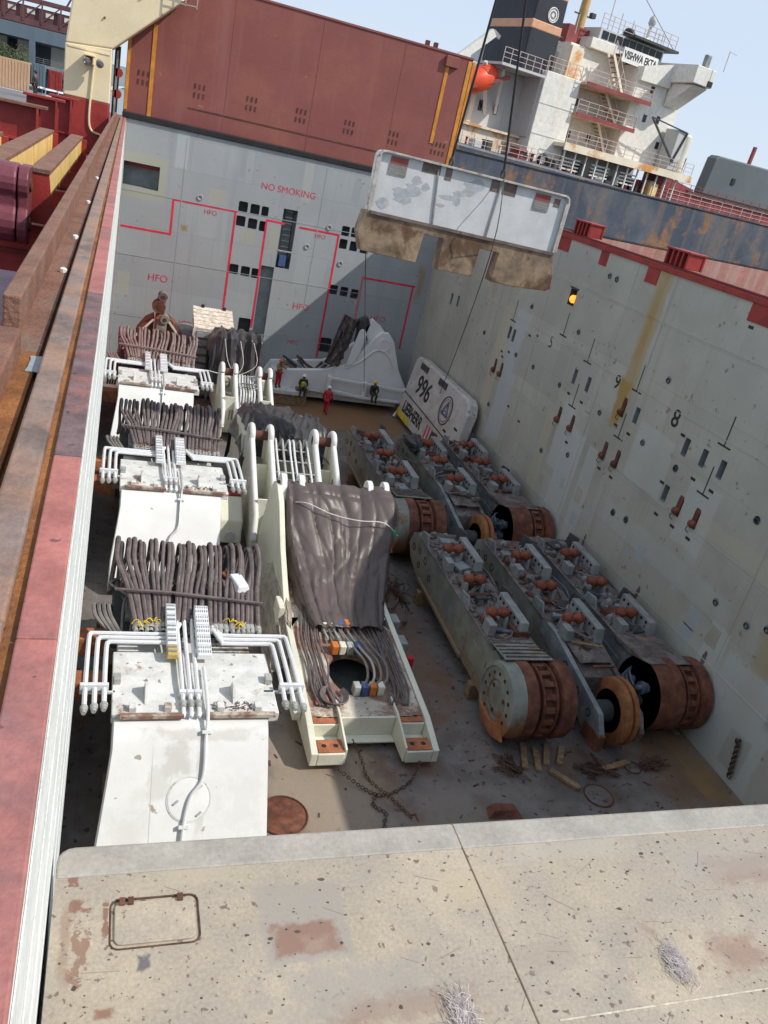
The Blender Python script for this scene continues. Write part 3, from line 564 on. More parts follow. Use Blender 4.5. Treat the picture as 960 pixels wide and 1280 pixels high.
MB().box(-.298, -.29, 40, 46, .3, 9.0).build('red_stripe', m_redline, lw)
for i, (y0, z0) in enumerate([(16.3, 1.7), (17.8, 1.9), (28, 1.6), (29.3, 1.8), (38, 1.6)]):
    MB().box(-.3, .42, y0, y0+.5, z0, z0+.55).build('wall_bracket', m_rustpad, lw, bevel=.03)
# a thin conduit on the inner face
MB().tube([(-.06, 44, 13.3), (-.05, 44, 10), (-.05, 44.2, .5)], .02, 6).build('conduit', m_galv, lw)

# ------------------------------------------------------------------ foreground pontoon
ZP = 12.0; EY = 2.7
fp = thing('tween_deck_pontoon', 'big worn tan steel hatch panel with red rubbed patch and lifting pocket', 'hatch panel', (0, 0, ZP))
XL = -.06
prof = [(XL, -4), (9, -4), (9, EY)] + [(XL+.07+.07*math.cos(R(a)), EY-.07+.07*math.sin(R(a))) for a in (90, 112, 135, 157, 180)]
pk = [at_z(px, py, ZP) for px, py in [(140,1125),(245,1118),(247,1180),(138,1190)]]
HX0, HX1, HY0, HY1 = pk[3].x+.0, pk[1].x, pk[3].y+.01, pk[1].y
top = MB()
rr_ = [(HX0, HX1, HY0, HY1)]
holed(top, rr_, XL, 9, -4, EY-.16, lambda x, y: (x, y, 0)); top.build('deck_plate', m_pont, fp, recalc=False)
MB().xy(prof, -.6, -.004).build('body', m_pont, fp)
MB().xy([(XL, EY-.16), (9, EY-.16), (9, EY)] + [(XL+.07+.07*math.cos(R(a)), EY-.07+.07*math.sin(R(a))) for a in (90, 112, 135, 157, 180)], -.03, .002).build('edge_strip', m_pontedge, fp, bevel=.012)
# lifting pocket: groove with a lid
loop = rrect(HX0-.004, HX1+.004, HY0-.004, HY1+.004, .035)
q = MB(); q.tube([(x, y, -.001) for x, y in loop+[loop[0]]], .0045, 6, False); q.build('pocket_rim', mat('dark_brown_groove', (.075, .04, .028), .8, var=.4, vs=20), fp, True)
MB().xy(rrect(HX0+.012, HX1-.012, HY0+.012, HY1-.012, .03), -.003, .006).build('pocket_lid', m_pont, fp, bevel=.004)
for k in (.12, .22, .8): x = HX0+(HX1-HX0)*k; MB().box(x-.012, x+.012, HY1-.03, HY1+.004, .005, .018).build('hinge', m_rustd, fp, bevel=.003)
a = at_z(565, 1030, ZP); MB().box(a.x-.003, a.x+.003, -4, EY-.003, -.002, .003).build('weld_seam', mat('brown_seam', (.17, .12, .075), .8, var=.3, vs=9), fp)
a = at_z(700, 1276, ZP); b = at_z(960, 1236, ZP); MB().bar((a.x, a.y, .0), (b.x+3, b.y+(b.y-a.y)/(b.x-a.x)*3, 0), .007, .006).build('weld_seam', mat('pale_weld', (.5, .45, .37), .7, var=.25, vs=20), fp)
def fpatch(name, corners, mt, z=.0025, seed=0, amp=.02):
    P = [at_z(px, py, ZP) for px, py in corners]; q = random.Random(seed); out = []
    for i in range(len(P)):
        a, b = P[i], P[(i+1) % len(P)]
        for j in range(6): t = j/6; out.append((a.x+(b.x-a.x)*t+q.uniform(-amp, amp), a.y+(b.y-a.y)*t+q.uniform(-amp, amp)))
    MB().xy(out, z-.001, z).build(name, mt, fp)
q = random.Random(3); st = MB()
for i in range(520):
    x = q.uniform(XL+.03, 4.2); y = q.uniform(1.2, EY-.18); s = q.choice([.0015, .002, .0025, .003, .003, .004, .006]) * q.uniform(.7, 1.5)
    st.xy(blob(x, y, s*q.uniform(.7, 2), s, 7, .35, i), .0005, .0014)
stuff(st.build('paint_chips', mat('dark_chip', (.085, .065, .055), .8, var=.3), fp))
st = MB()
for i in range(34):                                          # long thin scratches
    x = q.uniform(0, 4.2); y = q.uniform(1.3, EY-.2); a = q.uniform(-1.2, 1.2)*(.5 if i % 2 else 1); l = q.uniform(.03, .16)
    st.bar((x, y, .001), (x+l*math.cos(a), y+l*math.sin(a), .001), q.uniform(.0015, .003), .0008)
stuff(st.build('scratches', m_pontgrey, fp))
for i, (px, py, s, n) in enumerate([(845, 1205, .085, 260), (578, 1268, .09, 260)]):
    c = at_z(px, py, ZP); fb = MB(); q2 = random.Random(i)
    for k in range(n):
        x = q2.gauss(0, s*.3); y = q2.gauss(0, s*.5); a = q2.gauss(1.9, .5); l = q2.uniform(.02, .09)
        p0 = Vector((x-.5*l*math.cos(a), y-.5*l*math.sin(a), .004)); p2 = Vector((x+.5*l*math.cos(a), y+.5*l*math.sin(a), .004+q2.uniform(0, .02)))
        pm = (p0+p2)/2+Vector((q2.uniform(-.01, .01), q2.uniform(-.01, .01), q2.uniform(.003, .016)))
        fb.tube([p0, pm, p2], .0011, 3, False)
    o = fb.build('frayed_fibre', m_fibre); o.location = (c.x, c.y, ZP+.003)
    tag(o, ['tuft of frayed white fibre near the right edge of tan panel', 'tuft of frayed white fibre at the bottom middle of tan panel'][i], 'fibre')

# ------------------------------------------------------------------ folded hatch cover beyond the end wall
hc = thing('hatch_cover', 'tall dark red hatch cover standing open behind the end wall with yellow strips', 'hatch cover')
cx0, cx1, cz0, cz1, cy = -.28, 18.35, HT+.28, 20.45, 49.6
MB().box(cx0, cx1, cy, cy+.35, cz0, cz1).build('cover_plate', m_cover, hc, bevel=.02)
MB().box(cx0, cx1, cy+.353, cy+.75, cz0+.3, cz1-.3).build('cover_back', m_reddk, hc)
MB().box(cx0-.05, cx1+.02, cy-.05, cy+.4, cz1, cz1+.1).build('top_flange', m_cover, hc)
MB().box(3.0, 15, cy-.02, cy, 14.60, 14.67).build('groove_strip', m_rustd, hc)
for x, z0, z1, wd in [(cx0+.1, cz0+.1, 18.6, .16), (1.02, cz0, 18.1, .2), (1.02, 18.25, cz1-.1, .2), (16.9, 15.75, 20.2, .2), (18.2, cz0+1, 20.35, .22)]:
    MB().box(x-wd/2, x+wd/2, cy-.035, cy, z0, z1).build('yellow_strip', m_orange, hc)
for i, x in enumerate([.63, 3.52, 6.32, 9.09, 11.91, 14.6, 17.3]):
    q = MB()
    for r_ in (0, 1):
        for k in range(4 if i in (0, 6) else 3):
            xx = x-.26+k*.24; zz = 15.55+(.22 if r_ else -.22)
            q.box(xx-.035, xx+.035, cy-.03, cy, zz-.12, zz+.12)
    q.build('grip_slots', m_rustd, hc)
for x in (4.9, 9.6, 14.3): MB().box(x-.02, x+.02, cy-.012, cy, cz0, cz1).build('weld_seam', m_cover, hc)
MB().box(16.7, 17.5, cy-.2, cy, 19.8, 20.35).build('hinge_box', m_cover, hc, bevel=.03)
for x in (15.4, 15.9): MB().box(x, x+.2, cy, cy+.3, cz1+.1, cz1+.35).build('lug', m_reddk, hc)
MB().box(cx1+.02, cx1+.16, cy-.0, cy+.7, cz0+.9, cz1-.1).build('side_seal', m_orange, hc)
sp = thing('dark_stanchion', 'dark upright post in the gap between cream crane post and red cover', 'post', (-.72, 49.4, 11.5))
MB().box(-.14, .14, -.15, .15, 0, 5.2).build('post', m_black, sp); MB().box(-.05, .05, -.2, -.15, .5, 5).build('cable_tray', m_lgrey, sp)
for z in (3.0, 4.0): MB().lathe((.1, -.2, z), (0, 1, 0), [(0, .22), (.3, .22), (.3, 0)], 12).build('clamp', m_redp, sp)

# ------------------------------------------------------------------ crane post
ct = thing('crane_post', 'cream crane post with red foot standing left of the open hatch cover', 'crane')
yp = 47.6
MB().box(-3.1, -.94, yp, yp+1.9, 11.5, 13.97).build('foot', m_redp, ct, bevel=.05)
yb0, yb1 = yp, yp+1.9
def lvl(xa, xb, za, zb, dy=0): return [(xa, yb0-dy, za), (xb, yb0-dy, zb), (xb, yb1, zb), (xa, yb1, za)]
MB().hexa(lvl(-3.1, -.94, 13.975, 13.975), lvl(-3.12, -.96, 16.25, 16.45)).build('column', m_cream, ct, bevel=.05)
MB().hexa(lvl(-3.115, -.95, 16.256, 16.456), lvl(-2.75, 2.25, 19.3, 19.35)).build('flared_head', m_cream, ct, bevel=.07)
MB().hexa(lvl(-2.75, 2.25, 19.306, 19.356), lvl(-2.7, 3.2, 24, 24)).build('machinery_house', m_cream, ct, bevel=.07)
MB().box(-3.0, -1.05, yp-.03, yp-.002, 16.12, 16.22).build('weld_band', m_cream, ct, bevel=.01)
q = MB(); q.box(-2.22, -1.72, yp-.75, yp, 15.9, 15.95); q.box(-2.2, -2.14, yp-.7, yp-.02, 15.55, 15.9); q.box(-1.8, -1.74, yp-.7, yp-.02, 15.55, 15.9); q.build('lamp_bracket', m_cream, ct)
for x in (-2.1, -1.5):
    MB().lathe((x, yp-.5, 15.72), (.2, -1, -.5), [(-.1, .08), (0, .17), (.2, .18), (.22, 0)], 14).build('floodlight', m_lgrey, ct, True)
MB().tube(smoothpath([(-1.75, yp-.06, 15.8), (-1.8, yp-.05, 14.8), (-1.85, yp-.06, 13.2), (-1.7, yp-.06, 12.6), (-1.2, yp-.06, 12.45), (-.9, yp-.06, 12.2)], 5), .05, 6).build('cable_pipe', m_cream, ct, True)
q = MB()
for z in (0, .35, .7): q.bar((1.7, yp-.3, 19.1+z), (2.8, yp-.3, 19.15+z), .04)
for x in (1.7, 2.25, 2.8): q.bar((x, yp-.3, 19.05), (x, yp-.3, 19.9), .04)
q.build('guard_rail', m_galv, ct)
for x, z in ((-2.3, 18.5), (-1.4, 17.7), (.2, 18.9)): MB().lathe((x, yp-.01, z), (0, -1, 0), [(0, .05), (.06, .05), (.06, 0)], 8).build('bolt', m_rust, ct)

# ------------------------------------------------------------------ left deck gear
GB = 'cream topped beams stowed on the left deck'
def lbeam(x0, x1, y0, y1, zt, h, label):
    t = thing('stowed_beam', label, 'beam', group=GB)
    MB().box(x0, x1, y0, y1, zt-.07, zt).build('top_flange', m_plank, t, bevel=.01)
    MB().box(x0+.02, x1-.02, y0+.12, y1-.12, zt-h, zt-.073).build('web_box', m_yel, t, bevel=.01)
    MB().hexa([(x0+.02, y0+.02, zt-h-.35), (x1+.06, y0+.02, zt-h-.35), (x1+.06, y0+.12, zt-h-.35), (x0+.02, y0+.12, zt-h-.35)],
              [(x0+.02, y0+.02, zt-.074), (x1-.02, y0+.02, zt-.074), (x1-.02, y0+.118, zt-.074), (x0+.02, y0+.118, zt-.074)]).build('end_plate', m_redp, t)
    MB().box(x0+.02, x1+.1, y1-.12, y1, zt-h-.4, zt-.074).build('end_plate', m_redp, t)
    for y in (y0+2.2, (y0+y1)/2, y1-2.2): MB().box(x1-.02, x1+.0, y-.03, y+.03, zt-h, zt-.08).build('stiffener', m_yel, t)
lbeam(-1.32, -1.04, 14, 23.8, 13.62, .45, 'right hand stowed beam with yellow side nearest the timber baulk')
lbeam(-2.05, -1.72, 14, 23.8, 13.62, .45, 'left hand stowed beam with pale yellow side behind the purple clevis')
lbeam(-2.75, -2.42, 13, 20, 13.60, .45, 'stowed beam cut by the left edge of the view')
cl = thing('clevis_plate', 'purple red double eye clevis plate hanging at the near end of the beams', 'clevis', (-1.42, 13.6, 12.55))
prof = [(.0, 1.1)]+[(.28*math.cos(R(a))-.02, .86+.26*math.sin(R(a))) for a in range(80, -60, -20)]+[(.30*math.cos(R(a))-.02, .30+.30*math.sin(R(a))) for a in range(50, -100, -20)]+[(-.34, 0), (-.36, 1.1)]
m_purp = mat('purple_red_paint', (.16, .043, .058), .5, var=.2)
MB().prism([(u, v) for u, v in prof], (0, 0, 0), (0, -1, 0), (0, 0, 1), (1, 0, 0), .14).build('eye_plate', m_purp, cl, bevel=.02)
MB().prism([(u, v) for u, v in prof], (-.36, 0, 0), (0, -1, 0), (0, 0, 1), (1, 0, 0), .34).build('body', m_purp, cl, bevel=.03)
for z in (.3, .86): MB().lathe((.14, .0, z), (1, 0, 0), [(0, .1), (.03, .1), (.03, 0)], 14).build('pin', m_rustd, cl, True)
fr = thing('beam_cradle', 'dark red steel cradle carrying the stowed beams on the left deck', 'cradle')
for i, y in enumerate((14.2, 19, 23.6)):
    MB().box(-3.2, -.95, y, y+.25, 11.5, 12.76).build('cradle_plate', m_redp, fr, bevel=.02)
    MB().box(-3.3, -.85, y-.1, y+.35, 12.3, 12.36).build('cradle_flange', m_reddk, fr)
MB().box(-2.2, -.9, 24.2, 25.0, 11.5, 13.1).build('end_box', m_redp, fr, bevel=.03)
MB().cyl((-2.6, 24.8, 12.9), (-.85, 24.8, 12.9), .07, 10).build('tie_rod', m_plank, fr, True)
sd = thing('deck_step', 'lilac grey painted steel step plate beside the near timber baulk', 'step')
MB().box(-1.6, -.69, 5.2, 8.3, 12.2, 13.25).build('step_plate', mat('lilac_grey_paint', (.22, .13, .16), .6, var=.2, vs=3, dirt=.4, dcol=(.14, .11, .14)), sd, bevel=.02)
MB().box(-1.3, -1.0, 6.1, 6.5, 13.25, 13.28).build('lid', m_reddk, sd)
for i, (x0, x1, y, zt) in enumerate([(-4.5, -3.05, 35, 13.68), (-4.0, -2.78, 40, 13.9), (-3.35, -2.45, 44, 13.95)]):
    t = thing('deck_bracket', ['wide red plate bracket with grey cap nearest on the left deck', 'middle red plate bracket between wide bracket and crane foot', 'narrow red plate bracket next to the crane foot'][i], 'bracket', group='red plate brackets on left deck')
    MB().box(x0, x1, y, y+.06, 11.5, zt-.1).build('web', m_redp, t); MB().box(x0-.1, x1+.25, y-.35, y+.5, zt-.097, zt).build('cap_flange', m_plank if i == 0 else m_redp, t, bevel=.01)
    MB().box(x1-.08, x1, y-.35, y+.45, 11.5, zt-.1).build('edge_flange', m_redp, t); MB().box(x0, x1, y-.25, y-.003, 12.4, 12.48).build('stiffener', m_redp, t)
pl = thing('closed_hatch', 'low grey closed hatch top beyond the red brackets on the left', 'hatch', (0, 0, 0))
MB().box(-14, -4.2, 52, 74, 11.5, 12.75).build('hatch_side', m_reddk, pl); MB().box(-14.1, -4.1, 51.9, 74.1, 12.75, 12.9).build('hatch_top', mat('dull_grey_deck', (.16, .145, .15), .7, var=.2, vs=.3), pl)

# ------------------------------------------------------------------ person builder
def skin(name, nodes, edges, mt, parent, sub=1):
    me = bpy.data.meshes.new(name); keys = list(nodes); me.from_pydata([nodes[k][0] for k in keys], [(keys.index(a), keys.index(b)) for a, b in edges], [])
    o = bpy.data.objects.new(name, me); C.objects.link(o); o.parent = parent; me.materials.append(mt)
    sk = o.modifiers.new('skin', 'SKIN'); sk.use_smooth_shade = True
    if not me.skin_vertices: me.attributes.new  # pragma: skin layer comes with the modifier
    bm = bmesh.new(); bm.from_mesh(me); ly = bm.verts.layers.skin.verify(); bm.verts.ensure_lookup_table()
    for i, k in enumerate(keys):
        r = nodes[k][1]; bm.verts[i][ly].radius = r if isinstance(r, tuple) else (r, r); bm.verts[i][ly].use_root = (i == 0)
    bm.to_mesh(me); bm.free()
    q = o.modifiers.new('sub', 'SUBSURF'); q.levels = sub; q.render_levels = sub
    return o
def person(label, loc, rz, pose, suit_top, suit_leg, helmet, vest=None, group='workers in the hold'):
    t = thing('person', label, 'person', loc, rz, group)
    # faces -Y in its own space; z up; metres
    sit = pose == 'sit'
    hp = .50 if sit else .93
    lean = .10 if sit else (.06 if pose == 'stoop' else .0)
    J = {'pelvis': ((0, 0, hp), (.14, .11)), 'waist': ((0, -lean*.4, hp+.17), (.13, .10)), 'chest': ((0, -lean, hp+.38), (.16, .11)),
         'neck': ((0, -lean-.02, hp+.54), .055), 'head': ((0, -lean-.03, hp+.66), (.075, .085)), 'crown': ((0, -lean-.03, hp+.74), (.07, .08)), 'nose': ((0, -lean-.125, hp+.64), .014)}
    E_ = [('pelvis', 'waist'), ('waist', 'chest'), ('chest', 'neck'), ('neck', 'head'), ('head', 'crown'), ('head', 'nose')]
    for s, n in ((-1, 'l'), (1, 'r')):
        J['ear'+n] = ((s*.085, -lean-.02, hp+.655), .016); E_.append(('head', 'ear'+n))
        if sit: kn = (s*.13, -.42, hp+.02); an = (s*.12, -.40, .08)
        elif pose == 'stride': kn = (s*.10, -.10*s-.05, .50); an = (s*.10, -.16*s+.05, .08)
        else: kn = (s*.11, -.04, .49); an = (s*.12, .0, .08)
        J['hip'+n] = ((s*.095, 0, hp-.06), .09); J['knee'+n] = (kn, .062); J['ankle'+n] = (an, .045); J['toe'+n] = ((an[0]+s*.02, an[1]-.16, .045), .04)
        E_ += [('pelvis', 'hip'+n), ('hip'+n, 'knee'+n), ('knee'+n, 'ankle'+n), ('ankle'+n, 'toe'+n)]
        if sit: el = (s*.26, -lean-.10, hp+.20); wr = (s*.16, -.34, hp+.10)
        elif pose == 'reach': el = (s*.28, -.12, hp+.26); wr = (s*.2, -.34, hp+.30)
        else: el = (s*.27, .02-lean, hp+.18); wr = (s*.28, -.10-lean, hp-.06)
        J['sh'+n] = ((s*.18, -lean, hp+.44), .062); J['el'+n] = (el, .045); J['wr'+n] = (wr, .033)
        d = (Vector(wr)-Vector(el)).normalized(); pm = Vector(wr)+d*.08; sd = d.cross(Vector((s, .2, .3))).normalized()
        J['palm'+n] = (tuple(pm), (.038, .02)); E_ += [('chest', 'sh'+n), ('sh'+n, 'el'+n), ('el'+n, 'wr'+n), ('wr'+n, 'palm'+n)]
        for k in range(4):
            a = pm+sd*(.03-.02*k)+d*.02; b = a+d*(.045, .05, .055, .045)[k]+Vector((-s*.008, 0, -.004)); c = b+d*.025+Vector((-s*.014, -.006, -.01))
            J['f%d%s' % (k, n)] = (tuple(a), .009); J['g%d%s' % (k, n)] = (tuple(b), .009); J['h%d%s' % (k, n)] = (tuple(c), .008)
            E_ += [('palm'+n, 'f%d%s' % (k, n)), ('f%d%s' % (k, n), 'g%d%s' % (k, n)), ('g%d%s' % (k, n), 'h%d%s' % (k, n))]
        a = Vector(wr)+d*.035+sd*.035; b = a+sd*.03+d*.03
        J['th'+n] = (tuple(a), .011); J['ti'+n] = (tuple(b), .009); E_ += [('wr'+n, 'th'+n), ('th'+n, 'ti'+n)]
    skin('body', J, E_, m_skin, t)
    g = .022
    def sub(keys, ee, nm, mt):
        N = {k: (J[k][0], tuple(x+g for x in (J[k][1] if isinstance(J[k][1], tuple) else (J[k][1],)*2))) for k in keys}
        skin(nm, N, ee, mt, t)
    sub(['waist', 'pelvis', 'chest', 'shl', 'ell', 'wrl', 'shr', 'elr', 'wrr'], [('pelvis', 'waist'), ('waist', 'chest'), ('chest', 'shl'), ('shl', 'ell'), ('ell', 'wrl'), ('chest', 'shr'), ('shr', 'elr'), ('elr', 'wrr')], 'jacket', suit_top)
    sub(['pelvis', 'hipl', 'kneel', 'anklel', 'hipr', 'kneer', 'ankler'], [('pelvis', 'hipl'), ('hipl', 'kneel'), ('kneel', 'anklel'), ('pelvis', 'hipr'), ('hipr', 'kneer'), ('kneer', 'ankler')], 'trousers', suit_leg)
    for n in 'lr': sub(['ankle'+n, 'toe'+n], [('ankle'+n, 'toe'+n)], 'boot', m_boot)
    hx = J['head'][0]
    MB().lathe((hx[0], hx[1], hx[2]+.03), (0, 0, 1), [(0, .15), (.012, .15), (.016, .122), (.06, .115), (.10, .085), (.125, .03), (.13, 0)], 20).build('helmet', helmet, t, True)
    if vest:
        g = .036; sub(['waist', 'pelvis', 'chest'], [('pelvis', 'waist'), ('waist', 'chest')], 'vest', vest)
    return t

# ------------------------------------------------------------------ hose-topped booms (left column)
GBOOM = 'white machine booms laid in the left column'
def boom(label, wx, wy, zoff, seed, nh=27, wd=3.33, long=4.2, style=0, m_hose=m_hose):
    q = random.Random(seed)
    t = thing('machine_boom', label, 'machine boom', (wx, wy, zoff), 0, GBOOM)
    # main box body
    FP = [(0, 2.87), (-.12, 2.86), (-.3, 2.76), (-.55, 2.50), (-.95, 2.04), (-1.4, 1.52), (-1.75, 1.12), (-2.1, .70), (-2.3, .30)]
    b = MB(); P = []
    for y, z in FP:
        e = .02+.20*max(0, min(1, (-y-.6)/1.2))
        nx, nz_ = (0, .72) if y > -.2 else (-.69, .72)
        P.append([(-e, y+.3, z-.30), (-e, y+.03, z-.03), (-e+.03, y, z), (wd*.25, y, z+.004), (wd*.5, y, z+.006), (wd*.75, y, z+.004), (wd-.03, y, z), (wd, y+.03, z-.03), (wd, y+.3, z-.30)])
    def fs(d, off=.0):                                       # point on the sloping front, d metres down the slope from the lip, lifted off the plate
        pt = path([(y, z) for y, z in FP], min(1, d/3.55)); return pt[0]-.75*off, pt[1]+.66*off
    b.grid(P); b.build('lower_plate', m_white if style else m_whiten, t, True)
    MB().box(.05, wd-.05, -.0, 6.6, .42, 2.70).build('body', m_whited, t, bevel=.03)
    MB().box(-.06, wd+.25, .0, 2.25, 2.74, 3.0).build('upper_plate', m_whited, t, bevel=.025)
    for x0, x1 in ((.1, 1.45), (1.95, wd+.15)):
        MB().box(x0, x1, -.12, -.003, 2.95, 3.05).build('lip_flange', m_deckrust, t, bevel=.012)
        for k in (.2, .75): xx = x0+(x1-x0)*k; MB().box(xx-.08, xx+.08, .05, .25, 3.003, 3.13).build('lip_lug', m_whited, t, bevel=.015)
    for x in (.62, 2.55):
        MB().yz([(.3, 3.0), (.95, 3.0), (.75, 3.28), (.6, 3.30)], x, x+.07).build('lifting_fin', m_whited, t, bevel=.01)
    for x in (-.02, wd+.08): MB().box(x-.02, x+.14, 1.0, 1.25, 3.003, 3.16).build('latch', m_galv, t, bevel=.02)
    # debris along the lip
    db = MB()
    for i in range(60): x = q.uniform(2.1, 3.1); y = q.uniform(.05, .35); a = q.uniform(0, 3); db.bar((x, y, 3.01), (x+.1*math.cos(a), y+.06*math.sin(a), 3.03), .012)
    stuff(db.build('rust_flakes', m_rust, t))
    # round access cover, centre conduit with clamps
    if style == 0:
        cy_, cz_ = fs(1.75, .0); nv = (0, -.75, .66)
        MB().ring((1.62, cy_, cz_), nv, .46, .02, 32, 6).build('access_ring', m_whited, t, True)
        MB().lathe((1.62, cy_, cz_), nv, [(-.03, .44), (.02, .44), (.024, .40), (.018, 0)], 32).build('access_cover', m_white, t, True)
        for dx, dd in ((-.27, .05), (.22, -.25), (.22, .3)):
            y_, z_ = fs(1.75+dd, .04); MB().bar((1.62+dx-.05, y_-.03, z_-.03), (1.62+dx+.05, y_+.03, z_+.03), .035, .03).build('cover_handle', m_galv, t)
    pts = [(1.98, 1.5, 3.12), (1.97, .3, 3.12), (1.96, -.16, 3.0)]+[(x, *fs(d, .07)) for x, d in ((1.93, .5), (1.90, 1.3), (1.68, 1.65), (1.57, 2.0), (1.50, 2.6), (1.46, 3.4))]
    MB().tube(smoothpath(pts, 5), .04, 8).build('conduit', m_pipe if style == 0 else m_galv, t, True)
    for x, d in ((1.95, .35), (1.53, 2.3)): y_, z_ = fs(d, .06); MB().obox((x, y_, z_), (1, 0, 0), (0, .66, .75), (0, -.75, .66), .11, .04, .06).build('pipe_clamp', m_pipe, t, bevel=.01)
    # side pipes: three a side
    for s, x0, xe in ((-1, 1.15, -.22), (1, wd-.75, wd+.42)):
        for k in range(3):
            xb = xe+s*(.0+.2*(2-k)) - (0.0 if s < 0 else .0); yb = 2.75-.18*k+(.1 if s > 0 else 0)
            yb = 2.75-.17*k
            x1 = x0+.0*k
            zz = 3.17
            pp = [(x1+s*-.35, 3.15, 3.22), (x1-s*.1, yb+.08, zz), (x1, yb, zz), (xb-s*.16, yb, zz), (xb-s*.04, yb-.04, zz), (xb, yb-.18, zz-.01), (xb+s*.01, 1.2, zz-.04), (xb, .16+.05*k, zz-.1)]
            MB().tube(smoothpath(pp, 5), .055, 8).build('hydraulic_pipe', m_pipe, t, True)
            MB().lathe((xb, .16+.05*k, zz-.1), (0, -1, 0), [(0, .085), (.07, .085), (.075, .07), (.14, .07), (.14, .05), (.2, .05)], 12).build('pipe_coupling', m_galv, t, True)
        xa, xb = sorted((xe-s*.08, xe+s*.52)); 
        MB().box(xa, xb, .72, .82, 3.04, 3.22).build('pipe_clamp', m_pipe, t, bevel=.015)
        MB().box(min(0, xa) if s < 0 else wd, max(0, 0) if s < 0 else xb, .74, .8, 2.95, 3.0).build('clamp_arm', m_whited, t)
    for k in range(4):
        x = 1.44+.17*k
        if k == 3: continue
        MB().tube(smoothpath([(x+.02*(k-1), 3.3, 3.25), (x, 2.4, 3.16), (x, 1.0, 3.14), (x, .05, 3.05), (x, -.05, 2.96)], 4), .05, 8).build('hydraulic_pipe', m_pipe, t, True)
        MB().lathe((x, .30, 3.08), (0, -1, 0), [(0, .08), (.08, .08), (.08, .065), (.2, .065)], 10).build('pipe_coupling', m_galv, t, True)
        MB().box(x-.08, x+.08, .5, .6, 3.02, 3.2).build('pipe_clamp', m_pipe, t, bevel=.01)
    # segmented covers
    for x0, x1, y0, y1 in ((1.13, 1.40, 1.75, 3.6), (1.83, 2.20, 1.75, 3.55)):
        for k in range(5):
            a = y0+(y1-y0)*k/5; b = y0+(y1-y0)*(k+1)/5-.02; z = 3.26+.05*k
            MB().hexa([(x0, a, z-.1), (x1, a, z-.1), (x1, b, z-.1), (x0, b, z-.1)], [(x0+.02, a+.01, z+.03), (x1-.02, a+.01, z+.03), (x1-.02, b, z+.08), (x0+.02, b, z+.08)]).build('chain_cover', m_brass if (k == 0 and x0 < 1.5 and style == 0) else m_pipe, t, bevel=.015)
        r_ = MB()
        for k in range(5):
            for j in range(6):
                for h_ in range(2):
                    xx = x0+.05+(x1-x0-.1)*j/5.; a = y0+(y1-y0)*(k+.25+.4*h_)/5; r_.box(xx-.012, xx+.012, a, a+.09, 3.27+.05*k, 3.315+.05*k+.02*h_)
        stuff(r_.build('cover_slots', m_recess, t))
    # hoses
    arch = [4.0+q.uniform(-.10, .08) for _ in range(nh)]
    for i in range(nh):
        u = i/(nh-1); xt = -.08+u*(wd+.48)+q.uniform(-.05, .05); hz = arch[i]
        grp = 0 if u < .42 else (1 if u < .62 else 2)
        xb = (.45+u*2.0 if grp == 0 else (1.35+(u-.42)*3.2 if grp == 1 else 2.15+(u-.62)*3.4))+q.uniform(-.04, .04)
        xm = xt*.45+xb*.55
        lie = q.uniform(-.06, .06)
        pts = [(xb, 2.9+q.uniform(0, .3), 3.2), (xb+(xm-xb)*.3, 3.5, 3.32), (xm, 4.35, 3.52), (xt+lie*.5, 5.2, hz-.22), (xt+lie*.15, 5.75+q.uniform(-.08, .08), hz), (xt-.02, 6.1, hz-.12), (xt-.03, 6.2, hz-.6), (xt-.05+lie, 6.0, 2.9), (xt-.1+lie, 5.2, 2.8)]
        MB().tube(smoothpath(pts, 5), .060+q.uniform(-.012, .008), 8).build('hose', m_hose, t, True)
        if grp != 1: MB().lathe((xb, 2.95, 3.19), (0, -1, .0), [(-.3, .075), (0, .085), (.0, .055), (.12, .055), (.12, 0)], 10).build('hose_fitting', m_galv, t, True)
    MB().tube([(-.1, 4.05, 3.62), (1.3, 4.0, 3.6), (wd+.32, 3.75, 3.52)], .045, 6).build('hose_bar', m_hose, t, True)
    # tangle of thin hoses under and beside the bundle
    for k in range(10):
        x = q.uniform(.1, wd); MB().tube(smoothpath([(x, 3.2, 2.85), (x+q.uniform(-.5, .5), 4.1, 3.0+q.uniform(0, .3)), (x+q.uniform(-.8, .8), 4.9, 3.0+q.uniform(0, .4)), (x+q.uniform(-.5, .5), 5.6, 3.0)], 4), .035, 6).build('thin_hose', m_hose2, t, True)
    for k in range(4):
        x = -.15-.12*k; MB().tube(smoothpath([(x+.3, 3.0+.1*k, 2.9), (x, 3.6, 3.1), (x-.05, 4.3, 3.0), (x+.1, 4.5, 2.4), (x, 4.3, 1.4)], 4), .05, 6).build('thin_hose', m_hose2, t, True)
    MB().box(-.1, wd+.1, 3.3, 5.9, 2.3, 2.85).build('valve_block', m_dark, t, bevel=.05)
    for k in range(7): x = .2+k*.47; MB().box(x, x+.26, 3.5+q.uniform(-.1, .3), 4.6, 2.85, 2.98+q.uniform(0, .2)).build('valve', m_galv if k % 3 else m_lgrey, t, bevel=.03)
    for x, y in ((.55, 3.05), (.85, 3.1), (2.75, 3.15), (3.05, 3.0)):
        for _ in range(5):
            a = q.uniform(0, 6.28); MB().tube(smoothpath([(x, y, 3.3), (x+.12*math.cos(a), y+.08*math.sin(a), 3.38), (x+.22*math.cos(a+.5), y+.14*math.sin(a+.5), 3.27)], 3), .012, 4).build('rope_lashing', m_yellow if style == 0 else m_rust, t)
    for y0, y1 in ((.4, 1.0), (5.2, 5.9)): MB().box(-.1, wd+.1, y0, y1, 0-zoff, .42).build('timber_skid', m_wood, t, bevel=.02)
    return t
boom('nearest white boom with plate running under tan panel and big loops of hoses', .63, 14.27, 0, 1)
